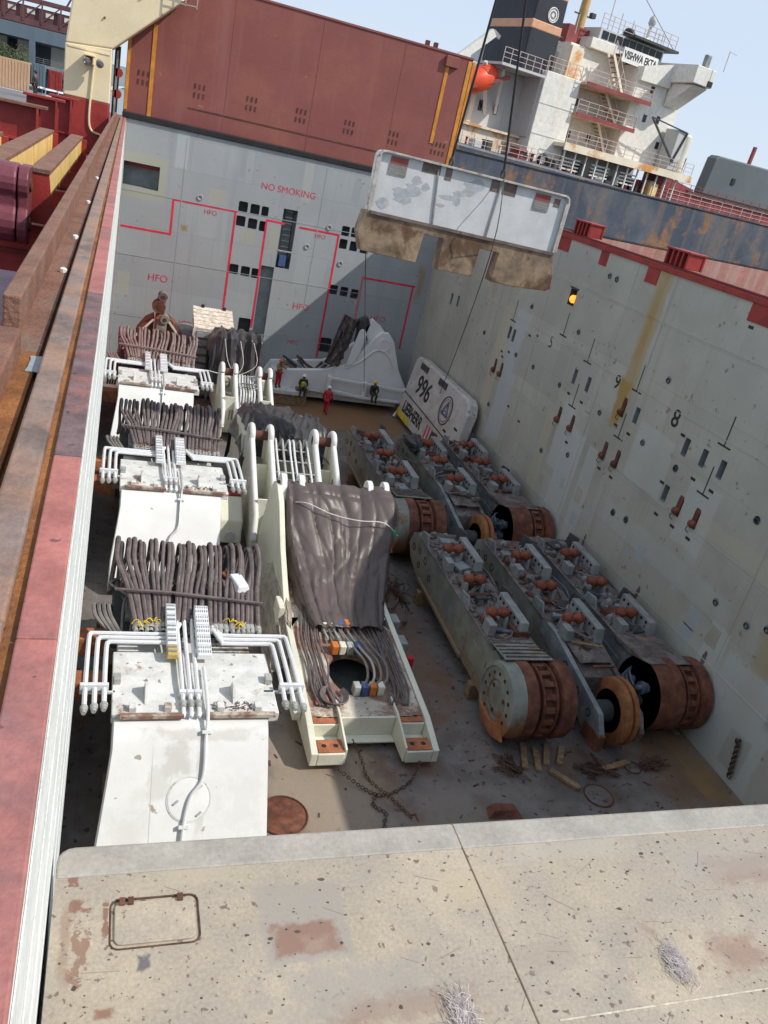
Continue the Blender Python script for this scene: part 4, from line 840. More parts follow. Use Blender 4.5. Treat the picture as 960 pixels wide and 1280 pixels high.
boom('middle white boom of the left column lying between two hose bundles', .68, 25.9, 0, 2, style=1, nh=26)
boom('farthest white boom in front of the rusty grab with bare comb of hoses', .47, 37.05, 0, 3, style=1, nh=22, m_hose=mat('pale_brown_hose', (.22, .165, .155), .65, var=.25, vs=3, dirt=.4, dcol=(.13, .10, .10), ds=4, bump=.15))
lm = thing('white_lamp_housing', 'broken white plastic housing caught in the near hose bundle on its right', 'housing', (3.72, 18.9, 3.5), .5)
MB().hexa([(-.28, -.35, 0), (.12, -.42, 0), (.25, .25, .0), (-.15, .35, .0)], [(-.22, -.3, .2), (.08, -.35, .2), (.2, .2, .26), (-.1, .3, .26)]).build('shell', m_pipe, lm, bevel=.04)
MB().box(-.2, .1, .36, .6, .0, .16).build('stub', m_roll, lm, bevel=.03)

# ------------------------------------------------------------------ tarpaulins
def tarp(name, label, P, mt, amp=.07, seed=0, fold=None, parent=None, thick=.012, group=None):
    """P(u,v)->Vector on a 0..1 square; wrinkled along the normal"""
    n, mm = 110, 110; G = []
    rg = lambda x: (1-min(1, abs(x)*3.4))**1.6
    for j in range(mm+1):
        row = []
        for i in range(n+1):
            u, v = i/n, j/mm; p = Vector(P(u, v)); e = 1e-3
            du = Vector(P(min(1, u+e), v))-Vector(P(max(0, u-e), v)); dv = Vector(P(u, min(1, v+e)))-Vector(P(u, max(0, v-e)))
            nn = du.cross(dv); nn = nn.normalized() if nn.length > 1e-9 else Vector((0, 0, 1))
            a = noise.noise(Vector((u*3.2+seed*7, v*2.6, seed)))*1.1+noise.noise(Vector((u*8+v*2, v*3.5+seed, 3)))*.7+abs(noise.noise(Vector((u*5+v*4, v*6-u*3+seed*2, 9))))*.8-.25+noise.noise(Vector((u*16, v*11+seed, 5)))*.28
            wq = noise.noise(Vector((u*2.1, v*1.6, seed+20)))*.9
            a = a*.28+1.0*rg(noise.noise(Vector((u*4.6+wq, v*.9+wq*.5, seed+1))))+.6*rg(noise.noise(Vector((u*9.5+wq*1.6, v*1.7, seed+2))))+.55*rg(noise.noise(Vector(((u+v*.7)*4.2+wq, (v-u*.6)*3.2, seed+3))))+.28*rg(noise.noise(Vector(((u-v*.5)*8, (v+u*.4)*6+wq, seed+4))))-.75
            if fold: a += fold(u, v)
            row.append(p+nn*amp*a)
        G.append(row)
    o = MB().grid(G).build(name, mt, parent, True, thick=thick, recalc=False)
    for p in o.data.polygons: p.use_smooth = True
    if label: tag(o, label, 'tarpaulin', group)
    return o
# ------------------------------------------------------------------ deck frame 1 (near, covered by the brown tarp)
GF = 'ivory machine deck frames in the middle column'
f1 = thing('machine_carriage', 'nearest ivory machine frame with rusty foot pads and open hole in its deck', 'machine carriage', (0, 0, 0), 0, GF)
side = [(15.45, .22), (15.45, .62), (16.5, .92), (20.5, 1.45), (22.6, 2.7), (23.9, 3.75), (24.6, 4.05), (25.2, 3.95), (25.6, 3.4), (26.2, 1.5), (26.2, .22)]
for x0, x1 in ((5.62, 5.80), (9.06, 9.24)):
    xs = side if x0 < 6 else [(15.45, .22), (15.45, .62), (16.5, .92), (20.5, 1.3), (23.6, 1.6), (26.2, 1.5), (26.2, .22)]
    MB().yz(xs, x0, x1).build('side_plate', m_cream2, f1, bevel=.02)
for x0, x1 in ((5.805, 6.55), (8.3, 9.055)):
    MB().box(x0, x1, 15.45, 16.02, .22, .60).build('foot_block', m_cream2, f1, bevel=.025)
    MB().box(x0, x1, 16.03, 16.35, .22, .42).build('foot_notch', m_cream2, f1, bevel=.01)
    MB().box(x0, x1, 16.36, 16.95, .22, .80).build('foot_block', m_cream2, f1, bevel=.025)
    for y0, y1, z in ((15.5, 15.98, .60), (16.4, 16.92, .80)):
        pd = MB().box(x0+.03, x1-.03, y0, y1, z+.001, z+.035).build('foot_pad', m_rustpad, f1, bevel=.008)
        for k in (.28, .72): MB().lathe((x0+(x1-x0)*k, (y0+y1)/2, z+.034), (0, 0, 1), [(0, .07), (.005, .07), (.006, .0)], 12).build('bolt_hole', m_black, pd)
    xi = x1 if x0 < 6 else x0-.06
    MB().yz([(15.5, .22), (15.5, .7), (16.6, 1.0), (17.3, 1.0), (17.3, .22)], xi+.001, xi+.059).build('gusset', m_cream2, f1, bevel=.01)
MB().box(6.62, 8.235, 16.55, 16.63, .22, .86).build('cross_plate', m_cream2, f1, bevel=.01)
MB().box(6.62, 8.235, 16.25, 16.545, .22, .27).build('cross_flange', m_cream2, f1, bevel=.01)
# deck with an oval hole
dz = .86
hole = [(7.42+.80*math.cos(i*math.tau/28), 18.35+1.0*math.sin(i*math.tau/28)) for i in range(28)]
def deckz(y): return dz+max(0, (y-16.6))*.10
d = MB(); out = []
for i in range(28):
    a = i*math.tau/28; c, s = math.cos(a), math.sin(a); k = min(1.62/max(1e-6, abs(c)), (2.6 if s > 0 else 1.64)/max(1e-6, abs(s)))
    out.append((7.43+k*c, 18.25+k*s))
V = [(x, y, deckz(y)) for x, y in hole]+[(x, y, deckz(y)) for x, y in out]+[(x, y, deckz(y)-.35) for x, y in hole]
d.add(V, [(i, (i+1) % 28, 28+(i+1) % 28, 28+i) for i in range(28)]+[(i, 56+i, 56+(i+1) % 28, (i+1) % 28) for i in range(28)])
d.add([(x, y, deckz(y)) for x, y in ((5.81, 20.8), (9.05, 20.8), (9.05, 25.6), (5.81, 25.6))], [(0, 1, 2, 3)])
for cxn, cyn in ((5.81, 16.6), (9.05, 16.6)):
    pass
d.add([(x, y, deckz(y)-.004) for x, y in ((5.81, 16.64), (9.05, 16.64), (9.05, 17.2), (5.81, 17.2))], [(0, 1, 2, 3)])
d.build('deck_plate', m_deckrust, f1)
MB().box(5.85, 9.0, 16.8, 25.5, .2, .3).build('bottom_plate', m_dark, f1)

for s, xx in ((0, 6.0), (1, 8.85)):
    for k in range(9):
        q = random.Random(k+s*10); x = xx+k*.07*(1 if s == 0 else -1)
        pts = [(x+.25*(1 if s == 0 else -1), 21.2, 1.5), (x+q.uniform(-.05, .05), 19.8, 1.32), (x+q.uniform(-.07, .07), 18.6, 1.2), (x+q.uniform(-.1, .1), 17.6, 1.08), (x+(.15 if s == 0 else -.1)+q.uniform(-.1, .1), 16.95, .98)]
        MB().tube(smoothpath(pts, 5), .028, 6).build('cable', m_hose, f1, True)
for k in range(5):
    q = random.Random(k+40); c = Vector((6.55, 17.25, 1.02))
    pts = [c+Vector(((.28+.03*k)*math.cos(a), (.34+.02*k)*math.sin(a), .02*k+.02*math.sin(3*a))) for a in [R(z) for z in range(100, 420, 30)]]
    MB().tube(smoothpath(pts, 3), .024, 6).build('coiled_cable', m_hose, f1, True)
for k in range(4):                                            # bent pipes over the hole
    x = 7.55+.2*k
    MB().tube(smoothpath([(x-.25, 20.9, 1.32), (x-.2, 19.9, 1.36), (x-.05, 19.0, 1.42), (x+.12, 18.3, 1.42), (x+.05, 17.7, 1.3), (x-.25, 17.45, 1.18)], 5), .04, 8).build('deck_pipe', m_hose2 if k != 1 else m_galv, f1, True)
for k in range(4):
    x = 6.7+.17*k; MB().tube(smoothpath([(x, 21.0, 1.32), (x+.05, 20.2, 1.36), (x+.1, 19.5, 1.40)], 4), .04, 8).build('deck_pipe', m_hose2 if k % 2 else m_galv, f1, True)
for (x, y, n) in ((6.75, 20.1, 4), (6.85, 19.05, 4), (7.15, 17.35, 4)):
    for k in range(n):
        MB().box(x+.24*k, x+.24*k+.2, y, y+.3, deckz(y)+.02, deckz(y)+.34).build('valve_block', [m_cream2, m_galv, m_bluetap, m_orcap][(k+int(y)) % 4], f1, bevel=.03)
MB().box(6.0, 6.4, 17.0, 17.5, .95, .99).build('rust_plate', m_rustpad, f1, bevel=.01)
for k, (y, z) in enumerate(((19.6, 1.05), (20.6, 1.2))): MB().box(9.245, 9.5, y, y+.5, z-.5, z+.15).build('junction_box', m_lgrey, f1, bevel=.03)
MB().box(9.4, 9.6, 19.15, 19.35, .55, .95).build('red_tag', m_cover_red, f1)
MB().box(5.38, 5.61, 16.9, 17.5, .5, .8).build('side_lug', m_cream2, f1, bevel=.03); MB().box(5.42, 5.61, 20.6, 21.3, 1.1, 1.75).build('side_box', m_cream2, f1, bevel=.03)
for x in (5.88, 6.50, 8.98, 9.58):                             # ears that show above the tarp
    P = [(23.3, 1.2), (24.6, 4.0)]+[(25.0+.32*math.cos(R(a)), 4.0+.32*math.sin(R(a))) for a in range(150, -10, -20)]+[(25.6, 1.2)]
    MB().yz(P, x-.10, x+.10).build('ear_plate', m_white, f1, bevel=.03)
MB().cyl((5.7, 25.0, 3.9), (6.7, 25.0, 3.9), .16, 14).build('pin', m_rustd, f1, True); MB().cyl((8.8, 25.0, 3.9), (9.75, 25.0, 3.9), .16, 14).build('pin', m_rustd, f1, True)
def P1(u, v):
    # v from behind the ears down the near slope
    y, z = path([(25.35, 3.5), (24.9, 4.14), (24.2, 3.98), (23.4, 3.3), (22.6, 2.55), (21.6, 1.95), (20.7, 1.62), (20.0, 1.5)], v)
    xl = 6.0+.55*max(0, v-.4)/.6; xr = 9.72-1.05*max(0, v-.3)/.7
    flap = .16; 
    if u < flap: k = (flap-u)/flap; x = xl-.12*k; z -= k*(1.1*(1-v)*.9+.35)
    elif u > 1-flap: k = (u-1+flap)/flap; x = xr+.14*k; z -= k*(1.2*(1-v)+.3)
    else: x = lerp(xl, xr, (u-flap)/(1-2*flap))
    sag = .22*math.sin(math.pi*u)*math.sin(math.pi*min(1, v*1.5))*(.4 if v < .2 else 1)
    return (x, y, z-sag*.6)
tarp('tarpaulin', 'brown grey wrinkled tarpaulin over the near machine frame', P1, m_tarp, .08, 1, lambda u, v: .45*math.sin(u*13+v*3)*(.4+.5*v)+.8*(1-abs(math.sin((u-.5)*9/(.35+v*.5)+v*2)))*max(0, v-.35)+.9*(1-abs(math.sin(v*13+abs(u-.5)*9)))*max(0, v-.45)*.8-.3)
rp = thing('lashing_rope', 'pale rope tied across the brown tarpaulin of the near frame', 'rope')
MB().tube(smoothpath([(5.95, 24.3, 3.55), (6.5, 23.8, 3.85), (7.4, 23.55, 3.62), (8.3, 23.35, 3.55), (9.2, 23.3, 3.55), (9.8, 23.3, 3.1)], 6), .018, 6).build('rope', m_fibre, rp, True)
MB().lathe((9.62, 23.3, 3.2), (-1, -1, 0), [(-.06, .1), (.06, .1), (.06, 0)], 12).build('buckle', mat('green_plastic', (.05, .3, .16), .5), rp, True)
# torn sheet beside the near frame
def P1b(u, v): return (4.95+.75*u+.2*v, 18.8+4.4*v+.2*u, .4+1.9*u*(.35+.65*v)+.3*v)
tarp('torn_sheet', 'torn grey brown sheet hanging along the left side of the near frame', P1b, mat('brown_grey_sheet', (.30, .26, .21), .7, var=.25, dirt=.4, dcol=(.2, .15, .1)), .12, 6)

# ------------------------------------------------------------------ frames 2 and 3 with bare ears
def frame(label, xs, y0, z1, zb, dep, wid):
    t = thing('machine_carriage', label, 'machine carriage', (0, 0, 0), 0, GF)
    for k, x in enumerate(xs):
        ln = dep; zt = z1
        P = [(y0, zb), (y0+.25, zb+.9), (y0+ln*.83, zt-.15)]+[(y0+ln*.93+.40*math.cos(R(a)), zt-.12+.40*math.sin(R(a))) for a in range(155, -25, -15)]+[(y0+ln*1.02, zt-1.2), (y0+ln*1.25, .25), (y0, .25)]
        e = MB().yz(P, x-.05, x+.05).build('ear_plate', m_cream2, t, bevel=.01)
        rim = [(x, p[0], p[1]) for p in P[:-2]]
        f = MB(); f.tube(rim, .125, 10)
        f.build('ear_flange', m_white, e, True)
    for a, b in ((xs[0], xs[1]), (xs[2], xs[3])):
        yy = y0+dep*.93
        MB().cyl((a-.05, yy, z1-.08), (b+.05, yy, z1-.08), .19, 16).build('pin', m_rustd, t, True)
        MB().box(a+.051, b-.051, y0+.6, y0+.68, .3, zb+1.4).build('web_plate', m_cream2, t, bevel=.01)
        MB().box(a+.051, b-.051, y0+dep*.7, y0+dep*.74, .3, z1-1.0).build('web_plate', m_cream2, t, bevel=.01)
    MB().box(xs[1]+.06, xs[2]-.06, y0+.9, y0+dep*1.1, .3, zb+.7).build('centre_box', m_cream2, t, bevel=.03)
    MB().box(xs[0]-.05, xs[3]+.05, y0+dep*1.26, y0+dep*1.26+wid, .3, z1-.6).build('body', m_cream2, t, bevel=.06)
    # pipe cages and hoses between the ears
    for s in range(2):
        xa = xs[1]+.25+s*(xs[2]-xs[1]-1.1)
        for k in range(3):
            x = xa+.28*k
            MB().tube(smoothpath([(x, y0+.9, zb+.7), (x, y0+1.2, zb+1.5), (x, y0+dep*.75, z1-.5), (x+.02, y0+dep*.95, z1-.2), (x, y0+dep*1.05, z1-.7)], 4), .045, 8).build('pipe', m_pipe if k != 1 else m_galv, t, True)
        for k in range(4): MB().cyl((xa-.1, y0+1.4+dep*.16*k, zb+1.75+(z1-zb-2.0)*k*.25), (xa+.7, y0+1.4+dep*.16*k, zb+1.75+(z1-zb-2.0)*k*.25), .03, 6).build('cage_bar', m_galv, t)
    q = random.Random(int(y0))
    for k in range(9):
        x = q.uniform(xs[0]+.2, xs[3]-.2); MB().tube(smoothpath([(x, y0+.3, zb+.3), (x+q.uniform(-.3, .3), y0+dep*.4, zb+1.2), (x+q.uniform(-.4, .4), y0+dep*.7, z1-1), (x, y0+dep*1.0, z1-.8)], 4), .03, 6).build('hose', m_hose, t, True)
    MB().lathe((xs[0]-.051, y0+dep*.6, zb+1.2), (-1, 0, 0), [(0, .25), (.03, .25), (.03, .12), (.01, .0)], 18).build('boss', m_cream2, t, True)
    return t
frame('ivory machine frame with four tall ears behind the brown tarp', (5.50, 6.25, 8.08, 8.85), 26.5, 3.75, .9, 4.0, 3.2)
frame('farthest ivory machine frame with ears under the black tarp', (5.48, 6.15, 7.40, 7.95), 38.5, 3.0, .8, 2.7, 2.6)
def P2(u, v):
    y, z = path([(31.0, 2.3), (31.3, 3.35), (31.9, 3.72), (33.5, 3.65), (34.8, 3.3), (35.0, 1.5)], v)
    x = lerp(5.3, 9.35, u); e = max(0, abs(u-.5)-.38)/.12
    return (x, y, z-e*1.3+.12*math.sin(u*6))
tarp('tarpaulin', 'dark grey tarpaulin behind four tall ivory ears', P2, m_tarpd, .15, 4, lambda u, v: .7*(1-abs(math.sin(u*9+v*6)))+.5*(1-abs(math.sin(v*11-u*7)))-.5)
def P3(u, v):
    y, z = path([(41.9, 1.9), (42.2, 3.0), (42.5, 4.3), (43.0, 4.5), (44.4, 4.35), (44.6, 2)], v)
    x = lerp(4.95, 7.85, u); e = max(0, abs(u-.5)-.4)/.1
    return (x, y-.0, z-e*1.2)
tarp('tarpaulin', 'black pleated tarpaulin on the farthest frame below the end wall', P3, m_tarpd, .09, 8, lambda u, v: .9*math.sin(u*34+2*math.sin(v*5)))
rp = thing('lashing_rope', 'pale rope round the black pleated tarpaulin near the end wall', 'rope')
MB().tube(smoothpath([(4.85, 41.85, 2.6), (6.3, 41.7, 2.5), (7.95, 41.9, 2.7)], 5), .025, 6).build('rope', m_fibre, rp)
for x in (5.6, 6.4, 7.1): MB().tube(smoothpath([(x, 42.2, 4.3), (x+.25, 41.85, 3.2), (6.35, 41.75, 2.5)], 4), .018, 5).build('rope', m_fibre, rp)
bk = thing('bucket_shoe', 'small ivory shoe with red lining wedged beside the middle boom', 'shoe', (4.75, 27.2, .3))
MB().yz([(0, 0), (1.6, 0), (1.7, 1.2), (1.2, 1.5), (.2, .9)], -.45, .45).build('shoe', m_cream2, bk, bevel=.08); MB().box(-.35, .4, 1.15, 1.6, 1.42, 1.55).build('lining', m_redp, bk, bevel=.02)
MB().lathe((0, -.01, .35), (0, -1, 0), [(0, .2), (.03, .2), (.03, 0)], 14).build('boss', m_whited, bk, True)

# ------------------------------------------------------------------ crawler side frames
GC = 'rusty crawler side frames in two rows'
def carrier_roller(parent, x0, y, z):
    q = MB(); q.lathe((x0, y, z), (1, 0, 0), [(0, .07), (.02, .12), (.09, .15), (.15, .18), (.24, .19), (.30, .15), (.34, .11), (.44, .11), (.48, .15), (.54, .19), (.63, .18), (.69, .15), (.76, .12), (.78, .07)], 16)
    r = q.build('carrier_roller', m_roll, parent, True)
    for x in (x0+.02, x0+.62):
        MB().prism([(-.24, -.42), (.24, -.42), (.16, .0), (.1, .07), (-.1, .07), (-.16, 0)], (x, y, z-.12), (0, 1, 0), (0, 0, 1), (1, 0, 0), .12).build('roller_bracket', m_lgrey, parent, bevel=.015)
    return r
def holed_box(parent, x0, x1, y0, y1, z0, h):
    o = MB().hexa([(x0, y0, z0), (x1, y0, z0), (x1, y1, z0), (x0, y1, z0)], [(x0+.02, y0+.12, z0+h*.92), (x1, y0+.12, z0+h*.92), (x1, y1-.02, z0+h), (x0+.02, y1-.02, z0+h)]).build('guide_box', m_lgrey, parent, bevel=.02)
    n = 6
    for r_ in (0, 1):
        for k in range(n):
            if r_ and k % 2: continue
            yy = y0+.3+(y1-y0-.5)*k/(n-1); zz = z0+h*(.72 if r_ == 0 else .4)
            MB().lathe((x0+.012, yy, zz), (-1, 0, 0), [(0, .055), (.012, .055), (.012, .04), (.0, .04), (0, 0)], 10).build('bolt_hole', m_black, o)
    return o
def drum(parent, x0, x1, yc, zc, r, name='drive_drum'):
    w_ = x1-x0
    d = MB().lathe((x0, yc, zc), (1, 0, 0), [(0, r-.05), (.03, r), (.23*w_, r), (.24*w_, r-.05), (.27*w_, r-.22), (.32*w_, r-.22), (.33*w_, r-.07), (.37*w_, r-.06), (.38*w_, r-.22), (.58*w_, r-.22), (.59*w_, r-.06), (.63*w_, r-.07), (.64*w_, r-.22), (.70*w_, r-.22), (.72*w_, r-.02), (.78*w_, r), (.9*w_, r-.03), (w_-.03, r-.02), (w_, r-.08)], 48).build(name, m_rust, parent, True)
    tb = None
    for k in range(18):
        a = k*math.tau/18
        c = (x0+.48*w_, yc+(r-.15)*math.cos(a), zc+(r-.15)*math.sin(a))
        if tb is None: tb = MB().obox((0, 0, 0), (1, 0, 0), (0, 1, 0), (0, 0, 1), .10*w_, .085, .085).build('drum_tooth', m_rust, d, bevel=.015); me = tb.data; o = tb
        else: o = tb.copy(); C.objects.link(o); o.parent = d
        o.location = c; o.rotation_euler = (a-math.pi/2, 0, 0)
    return d
def crawler(label, x, y, kind, seed, L=10.2, dz=.22, side=None):
    q = random.Random(seed); t = thing('crawler_frame', label, 'crawler frame', (x, y, dz), 0, GC)
    side = side or m_greens
    R_ = 1.17; W0, W1 = .22, 1.5
    if kind != 'ring':
        body = [(.95, .12), (L-1.3, .42), (L-.35, .78), (L+.05, 1.25), (L-.1, 1.72), (L-.5, 1.92), (1.2, 1.92), (.8, 1.7), (.8, .4)]
    else:
        body = [(1.6, .2), (L-1.3, .42), (L-.35, .78), (L+.05, 1.25), (L-.1, 1.72), (L-.5, 1.92), (3.0, 1.92), (1.6, 1.6)]
    MB().yz(body, W0+.08, W1-.08).build('body', m_topgrime if kind == 'ring' else side, t, bevel=.03)
    sp = [(1.4, .15), (2.0, .28), (L-1.3, .5), (L-.3, .84), (L+.1, 1.27), (L-.08, 1.76), (L-.5, 1.98), (2.0, 1.98), (1.2, 1.9)]
    if kind == 'ring': sp = [(1.8, .35), (L-1.3, .5), (L-.3, .84), (L+.1, 1.27), (L-.08, 1.76), (L-.5, 1.98), (3.2, 1.98), (2.2, 1.5)]
    for x0, x1 in ((.10, .30), (W1-.08, W1+.1)):
        s_ = MB().yz(sp, x0, x1).build('side_plate', side, t, bevel=.02)
        if x0 < .2:
            for yy, zz, rr in ((L-.45, 1.35, .11), (L-1.1, 1.5, .09), (L-1.25, 1.0, .09), (L-1.75, 1.45, .12), (L-2.4, 1.1, .09)):
                MB().lathe((x0+.006, yy, zz), (-1, 0, 0), [(0, rr+.03), (.02, rr+.03), (.02, rr), (-.0, rr-.01), (-.0, 0)], 14).build('pin_hole', m_black, s_, True)
            MB().yz([(2.4, .7), (3.5, .75), (3.5, 1.45), (2.4, 1.4)], x0-.03, x0).build('cover_plate', side, s_, bevel=.02)
            MB().yz([(5.3, 1.0), (5.65, 1.0), (5.65, 1.3), (5.3, 1.3)], x0-.012, x0).build('data_plate', m_lgrey, s_)
            MB().yz([(4, .36), (L-1.6, .56), (L-1.6, .68), (4, .5)], x0-.08, x0).build('lower_rib', side, s_, bevel=.015)
    MB().box(.02, W1+.16, 2.2 if kind != 'ring' else 3.2, L-.55, 1.985, 2.02).build('top_plate', m_topgrime, t, bevel=.01)
    for k in range(7):                                        # grime, chips and small fittings on the top
        yy = 2.7+k*1.0; MB().box(.32+q.uniform(0, .5), .9+q.uniform(0, .5), yy, yy+q.uniform(.15, .5), 2.021, 2.04+q.uniform(0, .06)).build('top_fitting', m_greyb if k % 2 else m_topgrime, t, bevel=.015)
    for yy in (3.55, 5.55, 7.65): carrier_roller(t, .28, yy, 2.46)
    for y0 in (2.75, 6.55):
        holed_box(t, 1.16, 1.46, y0, y0+1.9, 2.02, .55)
        MB().box(.12, .38, y0+.1, y0+.55, 2.02, 2.42).build('guide_bracket', m_lgrey, t, bevel=.02)
    cl_ = MB()
    for k in range(120):
        xx = q.uniform(.15, 1.5); yy = q.uniform(2.3, L-.7); a = q.uniform(0, 3.1); s_ = q.uniform(.03, .13)
        cl_.obox((xx, yy, 2.03+s_*.25), (math.cos(a), math.sin(a), q.uniform(-.2, .2)), (-math.sin(a), math.cos(a), 0), (0, 0, 1), s_, s_*q.uniform(.2, .8), s_*.3)
    stuff(cl_.build('top_litter', m_topgrime if seed % 2 else m_rustd, t))
    for k in range(12):
        yy = q.uniform(2.4, L-1.2); xx = q.uniform(.15, 1.1); a_ = q.uniform(-.4, .4); hz_ = q.uniform(.08, .24)
        MB().obox((xx+.2, yy+.2, 2.02+hz_/2), (math.cos(a_), math.sin(a_), 0), (-math.sin(a_), math.cos(a_), 0), (0, 0, 1), q.uniform(.1, .3), q.uniform(.08, .3), hz_/2).build('top_fitting', [m_topgrime, m_dark, m_greyb, m_rustd][k % 4], t, bevel=.025)
    for k in range(3):
        yy = q.uniform(2.8, L-2); MB().cyl((.25, yy, 2.14), (1.05, yy+q.uniform(-.2, .2), 2.14), .075, 10).build('cross_pipe', m_motor if k % 2 else m_rustd, t, True)
    for k in range(5):                                        # hoses sagging along the gap to the next frame
        yy = q.uniform(2.5, 5); MB().tube(smoothpath([(1.66, yy, 1.9), (1.75+q.uniform(0, .3), yy+1, 1.7+q.uniform(-.3, .2)), (1.8+q.uniform(0, .3), yy+2.2, 1.6+q.uniform(-.4, .3)), (1.7, yy+3.6, 1.95)], 5), q.uniform(.03, .055), 6).build('gap_hose', m_hose if k % 2 else m_motor, t, True)
    for k in range(20):
        yy = q.uniform(2.5, L-1); xx = q.uniform(.2, 1.2); MB().hexa([(xx, yy, 2.02), (xx+.25, yy, 2.02), (xx+.25, yy+.3, 2.02), (xx, yy+.3, 2.02)], [(xx+.03, yy+.05, 2.16+q.uniform(0, .12)), (xx+.2, yy+.05, 2.16), (xx+.2, yy+.25, 2.16+q.uniform(0, .1)), (xx+.03, yy+.25, 2.16)]).build('lug', [m_greyb, m_topgrime, m_lgrey][k % 3], t, bevel=.02)
    for k in range(5):                                        # hoses over the top
        yy = q.uniform(2.5, L-1.5); MB().tube(smoothpath([(.1, yy, 2.06), (.5, yy+q.uniform(-.4, .6), 2.12), (1.0, yy+q.uniform(-.4, .9), 2.16), (1.5, yy+q.uniform(0, 1.2), 2.08)], 4), .028, 6).build('loose_hose', m_hose2 if k % 2 else m_hose, t, True)
    # far end idler
    MB().lathe((.42, L-.25, 1.15), (1, 0, 0), [(0, .62), (.04, .68), (.25, .68), (.3, .55), (.55, .55), (.6, .68), (.82, .68), (.86, .62)], 32).build('idler_wheel', m_motor if kind == 'drum' else m_rust, t, True)
    if kind in ('drum', 'motor'):
        drum(t, .30 if kind == 'drum' else .62, 1.95 if kind == 'drum' else 2.02, 1.0, 1.12, R_)
        # near housing
        if kind == 'drum':
            MB().lathe((.30, 1.0, 1.12), (-1, 0, 0), [(-.1, 1.13), (.0, 1.14), (.42, 1.10), (.45, .96), (.41, .94), (.41, .58), (.35, .56), (.35, 0)], 40).build('hub_housing', side, t, True)
            for k in range(14):
                a = k*math.tau/14; MB().lathe((-.105, 1.0+.76*math.cos(a), 1.12+.76*math.sin(a)), (-1, 0, 0), [(0, .06), (.012, .06), (.012, 0)], 10).build('hub_bolt_hole', m_black, t)
            MB().lathe((-.052, 1.0, 1.12), (-1, 0, 0), [(0, .54), (.006, .54), (.03, .5), (.03, .34), (.012, .3), (.012, 0)], 32).build('hub_cap', m_greens, t, True)
            for k in range(3): a = .6+k*2.1; MB().lathe((-.085, 1.0+.42*math.cos(a), 1.12+.42*math.sin(a)), (-1, 0, 0), [(0, .07), (.02, .07), (.02, 0)], 10).build('hub_plug', m_rustd, t)
            MB().yz([(.0, .35), (.6, .08), (1.4, .08), (1.7, .5), (.9, .42), (.3, .7)], -.17, -.1).build('rust_guard', m_rustpad, t, bevel=.02)
            MB().hexa([(.0, 1.3, 2.26), (1.6, 1.3, 2.26), (1.5, 2.7, 1.985), (.12, 2.7, 1.985)], [(.0, 1.3, 2.30), (1.6, 1.3, 2.30), (1.5, 2.7, 2.03), (.12, 2.7, 2.03)]).build('cover_deck', m_greens, t, bevel=.01)
            for k in range(5): MB().bar((.08, 1.45+.24*k, 2.30-.048*k), (1.55, 1.45+.24*k, 2.30-.048*k), .04, .03).build('deck_batten', m_topgrime, t)
        else:
            # open housing: shell round a dark pit with blue-grey motors
            MB().lathe((.02, 1.0, 1.12), (1, 0, 0), [(0, 1.14), (.6, 1.14), (.6, .5), (.52, .5), (.52, 1.04), (0, 1.08), (0, 1.14)], 40).build('motor_shell', m_rust, t, True)
            MB().lathe((.5, 1.0, 1.12), (1, 0, 0), [(0, 1.04), (.1, 1.04), (.1, 0)], 30).build('hub_plate', m_dark, t, True)
            for yy, zz, rr in ((.7, 1.5, .22), (.8, .95, .24), (1.4, 1.3, .2)):
                MB().lathe((.5, yy, zz), (-1, 0, .06), [(0, rr), (.3, rr), (.32, rr*.75), (.62, rr*.75), (.64, rr*.95), (.72, rr*.95), (.72, rr*.4), (.95, rr*.35), (.95, 0)], 18).build('drive_motor', m_motor, t, True)
            for k in range(4): MB().tube(smoothpath([(-.1, .7+.2*k, 1.3-.1*k), (-.35, .8+.2*k, 1.5-.1*k), (-.3, 1.3+.1*k, 1.7-.15*k), (.2, 1.8, 1.6)], 4), .035, 6).build('motor_hose', m_motor, t, True)
            MB().yz([(.9, 2.28), (1.9, 2.16), (3.0, 2.06), (3.0, 1.9), (1.9, 1.95)], -.05, 1.6).build('shell_roof', m_topgrime, t, bevel=.03)
    else:
        # bare end: tapered arms and one narrow wheel
        for x0, x1 in ((.02, .20), (1.42, 1.58)):
            a = [(-.25, .95), (-.15, .55), (.35, .40), (2.1, 1.05), (4.2, 1.55), (4.2, 2.0), (3.4, 2.06), (.1, 1.42)]
            o = MB().yz(a, x0, x1).build('end_arm', m_greyb if x0 < 1 else m_topgrime, t, bevel=.03)
            if x0 < 1:
                for yy, zz in ((.55, 1.12), (1.35, 1.3), (2.3, 1.55)): MB().lathe((x0+.004, yy, zz), (-1, 0, 0), [(0, .12), (.02, .12), (.02, .1), (0, .09), (0, 0)], 14).build('pin_hole', m_black, o, True)
        MB().box(-.02, .26, -.3, .55, .35, .92).build('arm_shoe', m_rust, t, bevel=.05)
        MB().lathe((.95, .85, .92), (1, 0, 0), [(0, .66), (.0, .98), (.04, 1.03), (.18, 1.03), (.2, .9), (.26, .9), (.28, 1.03), (.42, 1.03), (.46, .98), (.46, .66), (.0, .66)], 48).build('idler_ring', mat('ochre_rust', (.28, .115, .045), .75, var=.3, vs=3, dirt=.4, dcol=(.12, .05, .03), ds=3, bump=.3), t, True)
        MB().lathe((.4, .85, .92), (1, 0, 0), [(0, .3), (.1, .34), (.9, .34), (1.0, .3), (1.0, 0)], 20).build('axle', m_dark, t, True)
        MB().hexa([(.22, 1.9, 1.9), (1.42, 1.9, 1.9), (1.42, 3.4, 1.99), (.22, 3.4, 1.99)], [(.5, 1.9, 1.94), (1.2, 1.9, 1.94), (1.42, 3.4, 2.02), (.22, 3.4, 2.02)]).build('cover_deck', m_topgrime, t, bevel=.01)
